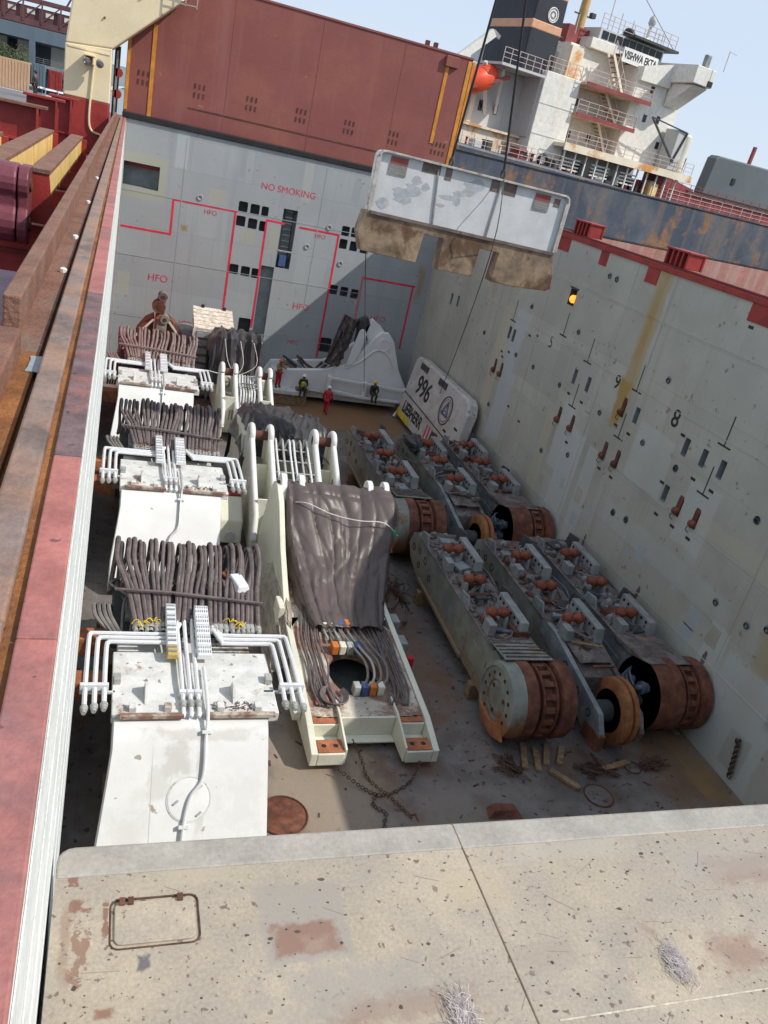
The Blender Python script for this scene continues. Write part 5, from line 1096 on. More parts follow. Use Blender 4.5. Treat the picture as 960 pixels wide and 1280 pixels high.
    for yy in (4.75, 8.9):                                      # dark upright guards with a window
        MB().prism([(-.55, 0), (.55, 0), (.4, .62), (-.25, .7)], (1.52, yy, 1.9), (0, 1, 0), (0, 0, 1), (1, 0, 0), .09).build('guard_plate', m_dark, t, bevel=.02)
        MB().prism([(-.5, 0), (.5, 0), (.35, .4), (-.2, .5)], (.06, yy, 1.9), (0, 1, 0), (0, 0, 1), (1, 0, 0), .07).build('guard_plate', m_greyb, t, bevel=.02)
    MB().cyl((1.72, 3.2, 1.5), (1.72, 6.2, 1.5), .13, 12).build('tension_cylinder', m_motor, t, True); MB().cyl((1.72, 6.2, 1.5), (1.72, 8.4, 1.5), .07, 10).build('tension_rod', m_rustd, t, True)
    for k in range(3):
        yy = 1.5+k*1.3; MB().bar((.3+q.uniform(0, .3), yy, 2.06), (.9+q.uniform(0, .4), yy+q.uniform(-.5, .5), 2.1), .09, .05).build('scrap_timber', m_wood if k else m_rustd, t)
    for yy in (2.6, L-2.2): MB().box(-.05, 1.8, yy, yy+.3, -dz, .34).build('timber_skid', m_wood, t, bevel=.02)
    return t
crawler('near left side frame with bolted round hub plate and toothed rust drum', 11.4, 15.75, 'drum', 1)
crawler('near middle side frame with pointed arms and a single ochre ring wheel', 14.05, 15.55, 'ring', 2)
crawler('near side frame against the wall with open shell showing blue motors', 16.36, 16.0, 'motor', 3, side=m_greyb)
crawler('far left side frame whose drum shows beside the brown tarpaulin', 11.3, 26.7, 'drum', 4, L=10)
crawler('far middle side frame with pointed arms between two rust drums', 13.95, 26.5, 'ring', 5, L=10)
crawler('far side frame by the wall with blue motors in its open end', 16.3, 26.9, 'motor', 6, L=9.8, side=m_greyb)
# wrapped bundle and loose hoses on the far row
def PB(u, v):
    a = u*math.tau; r = .35+.12*math.sin(3*a); return (14.0+r*math.cos(a)*math.sin(v*math.pi), 34.2+.8*math.cos(v*math.pi), 2.6+r*.9*math.sin(a)*math.sin(v*math.pi))
tarp('tarpaulin', 'crumpled black plastic wrap on top of the far middle side frame', PB, m_tarpd, .09, 12)

# dunnage, loose timber and chains
GD = 'loose timbers at the feet of the rusty drums'
for i, (x, y, a, ln) in enumerate([(12.15, 15.75, 1.2, 1.1), (12.5, 15.6, 1.25, 1.0), (12.9, 15.75, 1.1, .9), (13.35, 15.7, 1.0, .8), (13.0, 14.75, 2.2, .95), (15.0, 15.2, .25, 1.1), (17.9, 17.2, 1.9, 1.6)]):
    t = MB().box(-ln/2, ln/2, -.09, .09, 0, .11).build('timber', m_wood, None, bevel=.012); t.location = (x, y, .006+(.002*i)); t.rotation_euler = (0, 0, a)
    tag(t, ['leftmost short timber under the round hub plate', 'second short timber under the toothed drum', 'third short timber right under the toothed drum', 'darker fourth timber right of the toothed drum', 'lone timber lying apart nearest the tan panel', 'timber lying flat below the ochre ring wheel', 'long timber leaning along the wall behind last drum'][i], 'timber', GD)
def chain(name, label, pts, r=.05):
    t = thing(name, label, 'chain'); P = smoothpath(pts, 14); acc = 0; last = P[0]; k = 0; proto = None
    for a, b in zip(P, P[1:]):
        acc += (b-a).length
        if acc > r*1.9:
            acc = 0; d = (b-a).normalized(); k += 1
            if proto is None: proto = MB().ring((0, 0, 0), (0, 0, 1), r, r*.28, 10, 5).build('link', m_chain, t, True); o = proto
            else: o = proto.copy(); C.objects.link(o); o.parent = t
            o.location = b; o.rotation_euler = ((math.pi/2 if k % 2 else .2), 0, math.atan2(d.y, d.x))
    return t
chain('chain', 'rusty chain heaped on the floor ahead of the near carriage feet', [(6.3, 15.3, .3), (7.0, 14.75, .06), (7.5, 14.5, .06), (8.3, 14.9, .06), (8.7, 15.35, .35)])
chain('chain', 'rusty chain trailing toward the tan panel below the near carriage', [(7.3, 14.6, .08), (7.1, 14.2, .05), (7.35, 13.9, .05), (7.2, 13.5, .05), (7.4, 13.2, .05)])
chain('chain', 'chain tangle lying between the hub drum and ring wheel', [(13.6, 15.4, .06), (14.0, 14.9, .06), (14.4, 15.2, .08), (14.2, 15.5, .3), (14.5, 15.0, .05), (14.9, 14.8, .05)])
chain('chain', 'second short chain hanging from the near carriage cross plate', [(7.0, 16.4, .3), (7.15, 15.7, .15), (7.2, 15.1, .06), (7.7, 14.3, .06), (8.0, 13.7, .05)], .045)
for i, (cx_, cy_, sx_, sy_, lab) in enumerate([(14.1, 15.1, .55, .4, 'rusty wire and chain tangle between the hub drum and ring wheel'), (11.5, 15.3, .4, .5, 'rusty wire tangle at the foot of the round hub plate'), (16.2, 15.2, .6, .35, 'wire tangle on the floor before the last drum'), (10.9, 24.6, .5, 1.2, 'loose wire tangle on floor between the two frame rows')]):
    q = random.Random(i+90); tg = MB()
    for k in range(9):
        P = [(cx_+q.gauss(0, sx_*.5), cy_+q.gauss(0, sy_*.5), .02+abs(q.gauss(0, .10))) for _ in range(6)]
        tg.tube(smoothpath(P, 4), q.choice([.010, .014, .02]), 5, False)
    stuff(tag(tg.build('wire_tangle', m_chain, None, True), lab, 'wire tangle'))
q = random.Random(77)
db = MB()
for i in range(150):
    x = q.uniform(4.6, 17.5); y = q.uniform(13.2, 17.2) if i < 90 else q.uniform(18, 45); s = q.uniform(.01, .045)
    if i >= 90: x = q.uniform(9.5, 11.2)
    a = q.uniform(0, 3.1); db.obox((x, y, .012), (math.cos(a), math.sin(a), 0), (-math.sin(a), math.cos(a), 0), (0, 0, 1), s*q.uniform(.5, 3), s*.5, .012)
stuff(tag(db.build('floor_litter', m_rustd), 'scattered chips of rust and wood on the hold floor', 'litter'))
sb = thing('steel_scrap', 'rusty bent plate on the floor beside the tan panel edge', 'scrap', (10.6, 13.75, 0)); MB().hexa([(-.5, -.2, .006), (.5, -.25, .006), (.45, .2, .006), (-.4, .2, .006)], [(-.3, -.1, .2), (.3, -.1, .15), (.3, .1, .2), (-.25, .1, .26)]).build('plate', m_rust, sb)
for i in range(3):
    t = MB().tube(smoothpath([(9.7+.25*i, 22.5+i, .05), (10.2, 22.2+i, .3-.08*i), (10.6, 22.6+i*1.2, .06), (10.9, 23.4+i, .05)], 5), .05, 6).build('loose_hose', m_hose, None, True)
    tag(t, ['nearest loose black hose on floor right of the brown tarp', 'middle loose black hose on floor right of the brown tarp', 'farthest loose black hose on floor right of the brown tarp'][i], 'hose', 'loose hoses on the hold floor')

# ------------------------------------------------------------------ carriage lying across the far end
ff = thing('machine_carriage', 'white machine carriage lying crosswise before the end wall with its tarp slipping', 'machine carriage', (0, 0, 0), 0, GF)
yf = 46.4
X = lambda px, py: (at_y(px, py, yf).x, at_y(px, py, yf).z)
outl = [X(331, 480), X(345, 462), X(411, 462), X(431, 456), X(452, 440), X(468, 424), X(478, 416), X(487, 417), X(493, 428), X(498, 462), X(507, 486), X(502, 504), X(452, 500), X(400, 491)]
outl = [(x, max(z, .12)) for x, z in outl]
MB().xz(outl, yf, yf+.35).build('side_plate', m_white, ff, bevel=.04)
MB().xz(outl, yf+2.0, yf+2.3).build('side_plate', m_white, ff, bevel=.04)
MB().xz([X(431, 457), X(449, 414), X(452, 411), X(456, 412), X(458, 418), X(450, 440), X(441, 455)], yf-.1, yf-.01).build('lug_plate', m_white, ff, bevel=.03)
MB().xz([X(458, 412), X(469, 401), X(476, 408), X(492, 428), X(480, 440), X(462, 430)], yf+.36, yf+.8).build('peak_plate', m_white, ff, bevel=.04)
b0, b1 = X(345, 466), X(500, 495)
MB().box(b0[0], b1[0], yf+.351, yf+1.99, .3, 1.5).build('deck_box', m_whited, ff, bevel=.03)
c0 = X(480, 432); MB().lathe((c0[0], yf, c0[1]), (0, -1, 0), [(0, .42), (.05, .42), (.05, .3), (.03, .28), (.03, 0)], 24).build('boss', m_white, ff, True)
arc = smoothpath([(*X(441, 448),), (*X(462, 443),), (*X(474, 437),), (*X(487, 446),), (*X(492, 462),)] and [(X(a, b)[0], yf-.02, X(a, b)[1]) for a, b in ((431, 460), (450, 452), (466, 440), (476, 438), (486, 446), (492, 462))], 5)
MB().tube(arc, .05, 6).build('rib', m_white, ff, True)
q2 = random.Random(8)
for k in range(16):
    x = q2.uniform(b0[0]+.4, b0[0]+4.4); MB().bar((x, yf+.5, 1.9+q2.uniform(-.1, .2)), (x+q2.uniform(-.9, .9), yf+1.8, 1.9+q2.uniform(0, .5)), q2.uniform(.08, .25), .1).build('deck_fitting', [m_dark, m_lgrey, m_rustd, m_topgrime][k % 4], ff)
rl = [X(411, 470), X(455, 478), X(506, 487)]; rb = [X(414, 486), X(452, 495), X(502, 501)]
q = MB()
for P in (rl, rb):
    for a, b in zip(P, P[1:]): q.bar((a[0], yf-.35, a[1]), (b[0], yf-.35, b[1]), .16, .16)
q.build('guard_beam', m_white, ff, bevel=.02)
for a, b in zip(rl, rb): MB().box(a[0]-.12, a[0]+.12, yf-.42, yf-.003, b[1]-.1, a[1]+.1).build('guard_post', m_white, ff, bevel=.02)
lx, lz = X(345, 479)
MB().box(lx-.9, lx+1.6, yf-.9, yf-.01, max(.1, lz-.35), lz-.1).build('ledge', m_whited, ff, bevel=.03)
MB().box(lx-.7, lx+1.2, yf-.8, yf-.2, 0, max(.1, lz-.35)-.004).build('timber_stack', m_wood, ff, bevel=.03)
bx, bz = X(494, 500); MB().bar((bx-.2, yf-.9, .1), (bx+.5, yf-.5, 1.0), .14).build('prop_timber', m_woodw, ff)
MB().bar((bx+.2, yf-.9, .1), (bx+.7, yf-.5, .8), .14).build('prop_timber', m_woodw, ff)
ta = [X(405, 450), X(412, 424), X(430, 395), X(434, 391), X(446, 398), X(452, 405)]
def P5(u, v):
    z_ = lerp(X(405, 452)[1], X(433, 392)[1], v); xl = lerp(X(404, 452)[0], X(430, 394)[0], v); xr = lerp(X(426, 458)[0], X(453, 404)[0], v**.8)
    return (lerp(xl, xr, u), yf-.25+1.0*u-.5*math.sin(u*math.pi)+v*.2, lerp(z_, lerp(X(426, 458)[1], X(453, 404)[1], v), u))
tarp('tarpaulin', 'dark brown tarpaulin slipping down on the crosswise white carriage', P5, m_tarp, .16, 15)
MB().xz([X(446, 432), X(452, 402), X(462, 398), X(466, 408), X(458, 425)], yf+.36, yf+.34+.5).build('dark_drape', m_tarpd, ff, bevel=.05)

# ------------------------------------------------------------------ counterweight
cwt = thing('counterweight', 'white machine counterweight with black lettering and triangle emblem leaning on the side wall', 'counterweight')
A0 = Vector((17.1, 45.55, .25)); A1 = Vector((17.75, 45.75, 4.15)); B1 = Vector((17.75, 36.95, 4.25)); B0 = Vector((17.1, 36.9, .25))
p_ = at_x(594, 497, 17.75); B1 = Vector((17.75, p_.y, 4.35)); B0.y = p_.y-.15
n_ = (B0-A0).cross(A1-A0).normalized()
if n_.x > 0: n_ = -n_
def cwp(u, v, d=0): return A0*(1-u)*(1-v)+B0*u*(1-v)+A1*(1-u)*v+B1*u*v+n_*d
prof = rrect(.0, 1, 0, 1, .001, 1)
CWO = [(0, .06), (.02, 0), (1, 0), (1, .80), (.97, .92), (.92, .97), (.10, 1), (.03, .985), (0, .93)]
mb = MB(); f_ = [cwp(u, v) for u, v in CWO]; bk_ = [cwp(u, v, -.55) for u, v in CWO]; n = len(CWO)
fi = [cwp(.5+(u-.5)*.97, .5+(v-.5)*.95, .08) for u, v in CWO]
mb.add(fi+f_+bk_, [tuple(range(n))]+[(i, n+i, n+(i+1) % n, (i+1) % n) for i in range(n)]+[(n+i, 2*n+i, 2*n+(i+1) % n, n+(i+1) % n) for i in range(n)]+[tuple(range(2*n, 3*n))])
mb.build('body', m_cw, cwt, bevel=.08)
ex = (B0-A0).normalized(); ey = (A1-A0).normalized(); ey = (ey-ex*ey.dot(ex)).normalized()
def cut(pts, wd, mt, d=.085, name='painted_band'):
    P = [cwp(*p, d) for p in pts]; MB().tube(P, wd, 6).build(name, mt, cwt)
cut([(.02, .40), (.5, .37), (.97, .33)], .035, m_blackt, .08, 'seam')
text('996', 1.55, m_blackt, cwt, cwp(.30, .63, .09), ex, ey, .01, bold=.03)
text('LIEBHERR', .95, m_blackt, cwt, cwp(.27, .21, .09), ex, ey, .01, bold=.03, stretch=.85)
for k in range(5):
    a = cwp(.56+.045*k, .06, .088); b = cwp(.56+.045*k, .30, .088); MB().bar(a, b, .16, .012, up=n_).build('red_stripe', m_redline, cwt)
MB().bar(cwp(.0, .08, .088), cwp(.25, .06, .088), .35, .012, up=n_).build('yellow_strip', m_yellow, cwt)
cc = cwp(.72, .64, .09)
MB().ring(cc, n_, .78, .035, 36, 6).build('emblem_ring', m_blackt, cwt); MB().ring(cc, n_, .62, .015, 36, 6).build('emblem_ring', m_blackt, cwt)
tri = [cc+(ex*math.cos(R(a))+ey*math.sin(R(a)))*.5 for a in (90, 210, 330)]
q = MB()
for a, b in zip(tri, tri[1:]+tri[:1]): q.bar(a, b, .12, .02, up=n_)
for a in tri: q.bar(cc, a, .05, .02, up=n_)
q.build('emblem_triangle', mat('emblem_blue_grey', (.10, .11, .17), .5), cwt)
for u in (.2, .55): MB().bar(cwp(u-.07, .90, .06), cwp(u+.07, .90, .06), .35, .12, up=n_).build('lifting_recess', m_dark, cwt)
for u, v in ((.93, .55), (.9, .2), (.8, .42)): MB().bar(cwp(u-.02, v, .085), cwp(u+.03, v, .085), .12, .02, up=n_).build('scuff', m_black, cwt)

# ------------------------------------------------------------------ rusty grab, crate stack, tank behind the far boom
gb = thing('rusty_grab', 'rusty orange lifting grab with stacked pin eyes in front of the end wall', 'grab', (2.5, 46.0, 0))
MB().box(-.32, .32, -.2, .2, 1.5, 4.2).build('body', m_rustpad, gb, bevel=.06)
MB().xz([(-.34, 2.6), (.34, 2.6), (.3, 3.9), (.05, 4.25), (-.2, 4.0)], -.32, -.2).build('link_plate', m_greens, gb, bevel=.04)
for x, z, r, mt in ((-.02, 5.22, .24, m_topgrime), (-.18, 4.65, .34, m_rust), (.18, 4.0, .24, m_greens), (.0, 3.3, .3, m_greens)):
    o = MB().lathe((x, -.4, z), (0, 1, 0), [(0, r*.45), (0, r), (.1, r*1.05), (.55, r*1.05), (.65, r), (.65, r*.45)], 22).build('pin_eye', mt, gb, True)
    MB().lathe((x, -.42, z), (0, 1, 0), [(.0, r*.42), (.5, r*.42)], 16).build('pin', m_rustd, o, True)
MB().box(-.28, .15, -.12, .3, 4.2, 5.1).build('neck', m_rust, gb, bevel=.05)
for s in (-1, 1):
    P = [(s*.36, 1.4), (s*.36, 4.1), (s*.8, 3.8), (s*1.2, 3.2), (s*1.4, 2.5), (s*1.45, 1.4)]
    MB().xz(P, -.1, .9).build('shell', m_rust, gb, bevel=.05); MB().bar((s*.4, -.15, 3.9), (s*1.5, -.15, 2.6), .1).build('shell_edge', m_cream2, gb)
tk = thing('grey_drum', 'dull grey rounded tank half hidden left of the crate stack', 'tank', (4.0, 47.0, 0)); MB().lathe((0, -.6, 2.5), (0, 1, 0), [(0, .9), (.05, .98), (1.4, .98), (1.4, 0)], 26).build('shell', m_lgrey, tk, True); MB().box(-.9, .9, -.5, .7, 0, 1.6).build('stand', m_wood, tk)
ck = thing('sheet_stack', 'stack of grey blue steel sheets behind the black pleated tarp', 'sheet stack', (4.2, 44.8, 0))
for k in range(8):
    z = .3+k*.46; dx = .04*((k*7) % 5); MB().box(dx, 2.0+dx, 0, 2.2, z, z+.30).build('steel_sheet', m_stack, ck, bevel=.02); MB().box(.2, 1.9, .1, 2.1, z-.157, z-.003).build('bearer', m_wood, ck)
MB().box(-.05, .12, -.06, -.01, .2, 4.0).build('corner_post', m_whited, ck)
kr = thing('timber_crate', 'pale slatted timber crate lying on top of the grey sheet stack', 'crate', (4.25, 44.8, 3.85+.005))
for k in range(6): MB().hexa([(-.05+.005*k, .36*k, .12+.12*k), (2.15, .36*k, .12+.12*k), (2.15, .36*k+.32, .22+.12*k), (-.05, .36*k+.32, .22+.12*k)], [(-.05, .36*k, .2+.12*k), (2.15, .36*k, .2+.12*k), (2.15, .36*k+.32, .3+.12*k), (-.05, .36*k+.32, .3+.12*k)]).build('slat', m_woodw, kr, bevel=.01)
MB().hexa([(0, 0, .0), (2.1, 0, 0), (2.1, 2.1, 0), (0, 2.1, 0)], [(0, 0, .11), (2.1, 0, .11), (2.1, 2.1, .75), (0, 2.1, .75)]).build('box', m_woodw, kr)
for x in (.4, 1.6): MB().box(x, x+.18, 2.0, 2.1, .85, 1.05).build('knob', m_black, kr, bevel=.02)

# ------------------------------------------------------------------ hanging panel on crane wires
HP = 27.5; kx = HP/30.
hp = thing('hanging_panel', 'scuffed white and oily tan panel hanging from two black crane wires', 'lifted panel', (0, 0, 0))
X2 = lambda px, py: (at_y(px, py, HP).x, at_y(px, py, HP).z)
tl, tr_, ml, mr = X2(476, 187), X2(711, 247), X2(461, 263), X2(691, 316)
ang = .10                                                      # right end swung slightly away
def hy(x): return HP+(x-tl[0])*.0
UP = [ml, (tl[0]-.02, tl[1]-.16), (tl[0]+.04, tl[1]-.04), (tl[0]+.16, tl[1]), (tr_[0]-.16, tr_[1]+.02), (tr_[0]-.03, tr_[1]-.04), (tr_[0], tr_[1]-.18), mr]
MB().xz(UP, HP, HP+.12).build('white_face', m_panw, hp, bevel=.01)
MB().xz([(x, z) for x, z in UP], HP+.121, HP+.5).build('back', m_whited, hp)
rm = [(x, HP-.07, z) for x, z in UP]
q = MB()
for a, b in zip(rm, rm[1:]): q.bar(a, b, .10, .42, up=(0, 1, 0)) if False else q.bar(a, b, .16, .07, up=(0, 0, 1))
q.build('rim', m_brownrim if False else mat('grimy_rim', (.42, .40, .37), .6, var=.25, vs=3, rust=.4, rs=1.5), hp, bevel=.012)
LB = [X2(455, 263), X2(530, 284), X2(526, 300)]
def lowp(px): return [X2(*p) for p in px]
tan1 = lowp([(455, 262), (530, 279), (560, 286), (622, 301), (690, 316), (689, 345), (686, 361), (680, 363), (640, 358), (611, 351), (622, 316), (599, 310), (588, 345), (544, 336), (553, 298), (529, 292), (518, 328), (480, 319), (449, 312), (446, 288)])
MB().xz(tan1, HP-.10, HP+.42).build('timber_face', m_pant, hp, bevel=.02)
for a, b in (((462, 264), (690, 317)),): MB().bar((X2(*a)[0], HP-.13, X2(*a)[1]), (X2(*b)[0], HP-.13, X2(*b)[1]), .06, .10).build('batten', m_brownrim, hp)
for a, b in (((548, 212), (540, 280)), ((628, 226), (606, 298))): MB().bar((X2(*a)[0], HP-.02, X2(*a)[1]), (X2(*b)[0], HP-.02, X2(*b)[1]), .05, .05).build('seam_strip', m_lgrey, hp)
for (cx_, cy_) in ((498, 208), (677, 253)):
    x, z = X2(cx_, cy_); s = MB().box(x-.30, x+.30, HP-.03, HP-.001, z-.28, z+.28).build('warning_sign', mat('grey_sign', (.22, .21, .20), .6, var=.2), hp)
    MB().box(x-.29, x+.29, HP-.036, HP-.031, z+.05, z+.25).build('red_header', mat('faded_red_sign', (.28, .07, .06), .6), s)
    for k in range(3): MB().box(x-.24, x+.24, HP-.035, HP-.0305, z-.06-.08*k, z-.03-.08*k).build('sign_line', m_lgrey, s)
for px, py, a, b in ((540, 209, .33, .2), (561, 217, .12, .22), (619, 232, .16, .2), (637, 237, .26, .2), (696, 254, .12, .14)):
    x, z = X2(px, py); MB().box(x-a, x+a, HP-.012, HP-.001, z-b, z+b).build('lashing_slot', m_brownrim, hp, bevel=.01)
q9 = random.Random(4)
for i in range(26):
    px_, py_ = [(508, 238), (497, 246), (520, 232), (568, 246), (580, 240)][i % 5]; x, z = X2(px_+q9.gauss(0, 9), py_+q9.gauss(0, 6))
    MB().xz(blob(x, z, q9.uniform(.07, .30), q9.uniform(.05, .2), 14, .22, i+3), HP-.003-.0002*i, HP+.01).build('scraped_patch', m_pangrey, hp)
for x, z, zt in ((*X2(566, 207), 0), (*X2(631, 222), 0)):
    MB().ring((x, HP+.2, z+.08), (1, 0, 0), .14, .045, 14, 6).build('shackle', m_dark, hp, True)
top1 = at_y(640, -60, HP); top2 = at_y(668, -60, HP)
for i, ((px, py), tp, lab) in enumerate((((566, 206), top1, 'left crane wire holding the hanging panel, slanting to the right'), ((631, 221), top2, 'right crane wire holding the hanging panel, nearly upright'))):
    x, z = X2(px, py); t = MB().tube([(x, HP+.2, z+.2), (tp.x+(tp.x-x)*1.5, HP+.2, tp.z+(tp.z-z)*1.5)], .042, 8).build('crane_wire', m_wire, None, True); tag(t, lab, 'wire', 'wires of the hanging panel')
a = X2(612, 312); e_ = at_y(541, 512, 44.)
t = MB().tube(smoothpath([(X2(628, 224)[0], HP-.15, X2(628, 224)[1]), (a[0], HP-.18, a[1]), (lerp(a[0], e_.x, .5), 35.5, lerp(a[1], e_.z, .5)-.25), (e_.x, 44., max(.3, e_.z))], 5), .018, 6).build('tag_line', m_rope, None, True); tag(t, 'thin dark tag line slanting from the panel down past the counterweight', 'rope', 'tag lines of the hanging panel')
a = X2(457, 318); e_ = at_y(455, 490, 44.6)
t = MB().tube([(a[0], HP, a[1]), (e_.x, 44.6, e_.z)], .016, 6).build('tag_line', m_rope, None, True); tag(t, 'thin upright tag line dropping from the left end of hanging panel', 'rope', 'tag lines of the hanging panel')

# ------------------------------------------------------------------ people
p = at_y(347, 479, 45.9); person('worker in orange helmet, khaki shirt and red trousers beside the crosswise carriage', (p.x, 45.95, lz-.098), .5, 'reach', m_khaki, m_cover_red, m_helo)
p = at_y(377, 494, 45.6); person('seated worker with white helmet and yellow green vest', (p.x, 45.75, max(.15, p.z)), -.1, 'sit', m_navy, m_navy, m_helw, m_hivis)
p = at_z(406, 517, 0); person('worker in full red coverall and white helmet walking on the floor', (p.x, p.y, .006), 2.6, 'stride', m_cover_red, m_cover_red, m_helw)
p = at_y(467, 503, 45.2); person('worker in yellow helmet and dark clothes sitting under the guard beam', (p.x, 45.7, max(.006, p.z-.05)), .0, 'sit', m_navy, m_navy, m_hely)
p = at_y(43, 127, 64.); person('bystander in dark clothes standing on the left deck by the brackets', (p.x, 64., 12.905), 1.2, 'stand', m_navy, m_navy, m_boot, None, 'people outside the hold')
seat = thing('timber_block', 'stacked timbers under the seated worker in the vest', 'timber', (at_y(377, 494, 45.6).x, 45.9, 0)); MB().box(-.35, .35, -.2, .2, .0, max(.15, at_y(377, 494, 45.6).z)+.38).build('stack', m_wood, seat, bevel=.02)

# ------------------------------------------------------------------ neighbouring cargo ship
S0 = Vector((24.5, 64.5, 0)); SU = Vector((.97, .24, 0)).normalized(); SN = Vector((-SU.y, SU.x, 0))
ship = thing('cargo_ship', 'large blue black cargo ship with white deckhouse moored beyond the hold', 'ship', tuple(S0), math.atan2(SU.y, SU.x))
sb_ = lambda: MB()
def SP(px, py, v):                                             # photo pixel -> (u,z) on the plane v of the ship
    r = ray(px, py); t = ((S0+SN*v-EYE).dot(SN))/r.dot(SN); p = EYE+r*t-S0; return p.dot(SU), p.z
MB().xz([(-9, 11.8), (70, 11.6), (70, 16.0), (24, 16.0), (10, 16.35), (-6, 16.6), (-9, 16.6)], 0, 20).build('topsides', m_hullb, ship, bevel=.2)
MB().xz([(-5, 2), (70, 2), (70, 11.595), (-8.5, 11.795)], .05, 19.9).build('boot_top', m_hullp, ship)
MB().box(-9, 70, -.12, .1, 15.98, 16.1).build('sheer_strake', m_hullb, ship)
# deckhouse blocks
MB().box(7.9, 11.75, 2, 15, 16.0, 23.3).build('casing_side', m_shipw, ship, bevel=.04)
aft = MB().box(2.0, 7.89, 4.5, 15, 18.2, 22.6).build('casing_aft', m_shipg, ship, bevel=.04)  # greyer than the side: shade of the aft wall is in the colour
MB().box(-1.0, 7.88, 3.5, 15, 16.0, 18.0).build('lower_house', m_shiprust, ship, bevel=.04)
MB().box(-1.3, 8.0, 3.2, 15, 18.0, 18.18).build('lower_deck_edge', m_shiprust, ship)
MB().box(7.70, 7.895, 2.3, 14.9, 18.2, 23.28).build('casing_aft_shade', m_shipg, ship)  # grey sheet that paints shade onto the white casing's aft side
for z in (18.6, 20.9): MB().box(7.9, 11.75, 1.97, 2, z, z+.06).build('weld_seam', m_shipg, ship)
MB().box(11.76, 18.4, 4.6, 15, 16.0, 26.2).build('stair_wall', m_shipw, ship, bevel=.04)
MB().box(11.78, 13.2, 4.3, 4.59, 16.1, 26).build('shadowed_flank', m_shiprust, ship)
MB().box(18.41, 24.6, 2.6, 15, 18.5, 26.0).build('front_house', m_shipw, ship, bevel=.05)
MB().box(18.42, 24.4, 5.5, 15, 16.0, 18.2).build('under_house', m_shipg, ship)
# platforms with rails and stairs
def rail(u0, u1, v, z, h=1.05, gap=1.2, mt=None, par=None, rows=3):
    q = MB(); n = max(1, round((u1-u0)/gap))
    for k in range(n+1): u = u0+(u1-u0)*k/n; q.bar((u, v, z), (u, v, z+h), .045)
    for r_ in range(rows): q.bar((u0, v, z+h*(r_+1)/rows), (u1, v, z+h*(r_+1)/rows), .04)
    return q.build('rail', mt or m_railp, par or ship)
def railv(u, v0, v1, z, h=1.05):
    q = MB(); n = max(1, round((v1-v0)/1.2))
    for k in range(n+1): v = v0+(v1-v0)*k/n; q.bar((u, v, z), (u, v, z+h), .045)
    for r_ in range(3): q.bar((u, v0, z+h*(r_+1)/3), (u, v1, z+h*(r_+1)/3), .04)
    return q.build('rail', m_railp, ship)
for z, u0, u1, v0 in ((20.95, 11.78, 18.9, 1.6), (23.3, 11.78, 19.6, 1.3)):
    pf = MB().box(u0, u1, v0, 4.59, z-.16, z).build('platform', m_shiprust, ship); MB().box(u0, u1+.02, v0-.06, v0, z-.25, z+.08).build('platform_edge', m_shipred, pf); rail(u0, u1, v0+.05, z, par=pf)
    railv(u1-.05, v0+.1, 4.5, z)
bp = MB().box(10.6, 27.0, .6, 4.9, 18.15, 18.45).build('boat_deck', m_shiprust, ship); MB().box(10.6, 27, .5, .6, 17.95, 18.55).build('boat_deck_edge', m_shiprust, bp); rail(10.7, 26.9, .65, 18.5, par=bp)
def stair(u0, z0, u1, z1, v):
    s = MB()
    for d in (0, .7): s.bar((u0, v+d, z0), (u1, v+d, z1), .06, .22)
    st_ = s.build('stair', m_shiprust, ship); n = 9
    q = MB()
    for k in range(1, n): t = k/n; q.box(lerp(u0, u1, t)-.12, lerp(u0, u1, t)+.12, v, v+.7, lerp(z0, z1, t)-.02, lerp(z0, z1, t)+.02)
    q.build('stair_tread', m_shipred, st_)
    q = MB(); q.bar((u0, v, z0+.95), (u1, v, z1+.95), .05)
    for t in (0, .33, .66, 1): q.bar((lerp(u0, u1, t), v, lerp(z0, z1, t)), (lerp(u0, u1, t), v, lerp(z0, z1, t)+.95), .04)
    q.build('stair_rail', m_railp, st_)
stair(17.8, 18.5, 15.9, 20.95, 3.2); stair(17.9, 20.97, 15.6, 23.3, 3.0); stair(17.6, 23.32, 15.2, 26.2, 2.9)
# wheelhouse, wing, board
MB().box(13.4, 22.2, 4.0, 15, 26.21, 27.0).build('wheelhouse_base', m_shipw, ship, bevel=.04)
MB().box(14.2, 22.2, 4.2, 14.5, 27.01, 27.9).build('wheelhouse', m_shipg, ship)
for k in range(9): MB().box(14.5+.85*k, 15.2+.85*k, 4.15, 4.199, 27.15, 27.75).build('bridge_window', m_winglass, ship)
MB().box(17.3, 23.0, 3.2, 15, 27.91, 28.1).build('wheelhouse_roof', m_dark, ship)
wg = MB().hexa([(22.0, -.4, 25.6), (24.5, -.4, 25.6), (24.5, 6, 25.3), (22.0, 6, 25.3)], [(22.0, -.4, 27.0), (24.5, -.4, 27.0), (24.5, 6, 27.0), (22.0, 6, 27.0)]).build('bridge_wing', m_shipw, ship, bevel=.06)
MB().xz([(18.5, 24.9), (22.2, 25.0), (22.2, 26.9), (18.5, 25.99)], 2.2, 2.59).build('wing_bracket', m_shipw, ship)
MB().prism([(2.5, 23.6), (-.2, 25.5), (2.5, 25.5)], (22.4, 0, 0), (0, 1, 0), (0, 0, 1), (1, 0, 0), 1.9).build('wing_bracket', m_shipw, ship, bevel=.05)
MB().box(23.8, 24.4, -.46, -.4, 25.65, 26.1).build('wing_opening', m_black, wg)
nb0 = SP(790, 70, 1.9); nb1 = SP(828, 88, 1.9)
bd = MB().box(nb0[0]-.1, nb1[0]+.2, 2.9, 3.0, 25.85, 26.95).build('name_board', m_whitet, ship); MB().box(nb0[0]-.1, nb1[0]+.2, 3.001, 3.95, 26.3, 26.4).build('board_bracket', m_dark, bd)
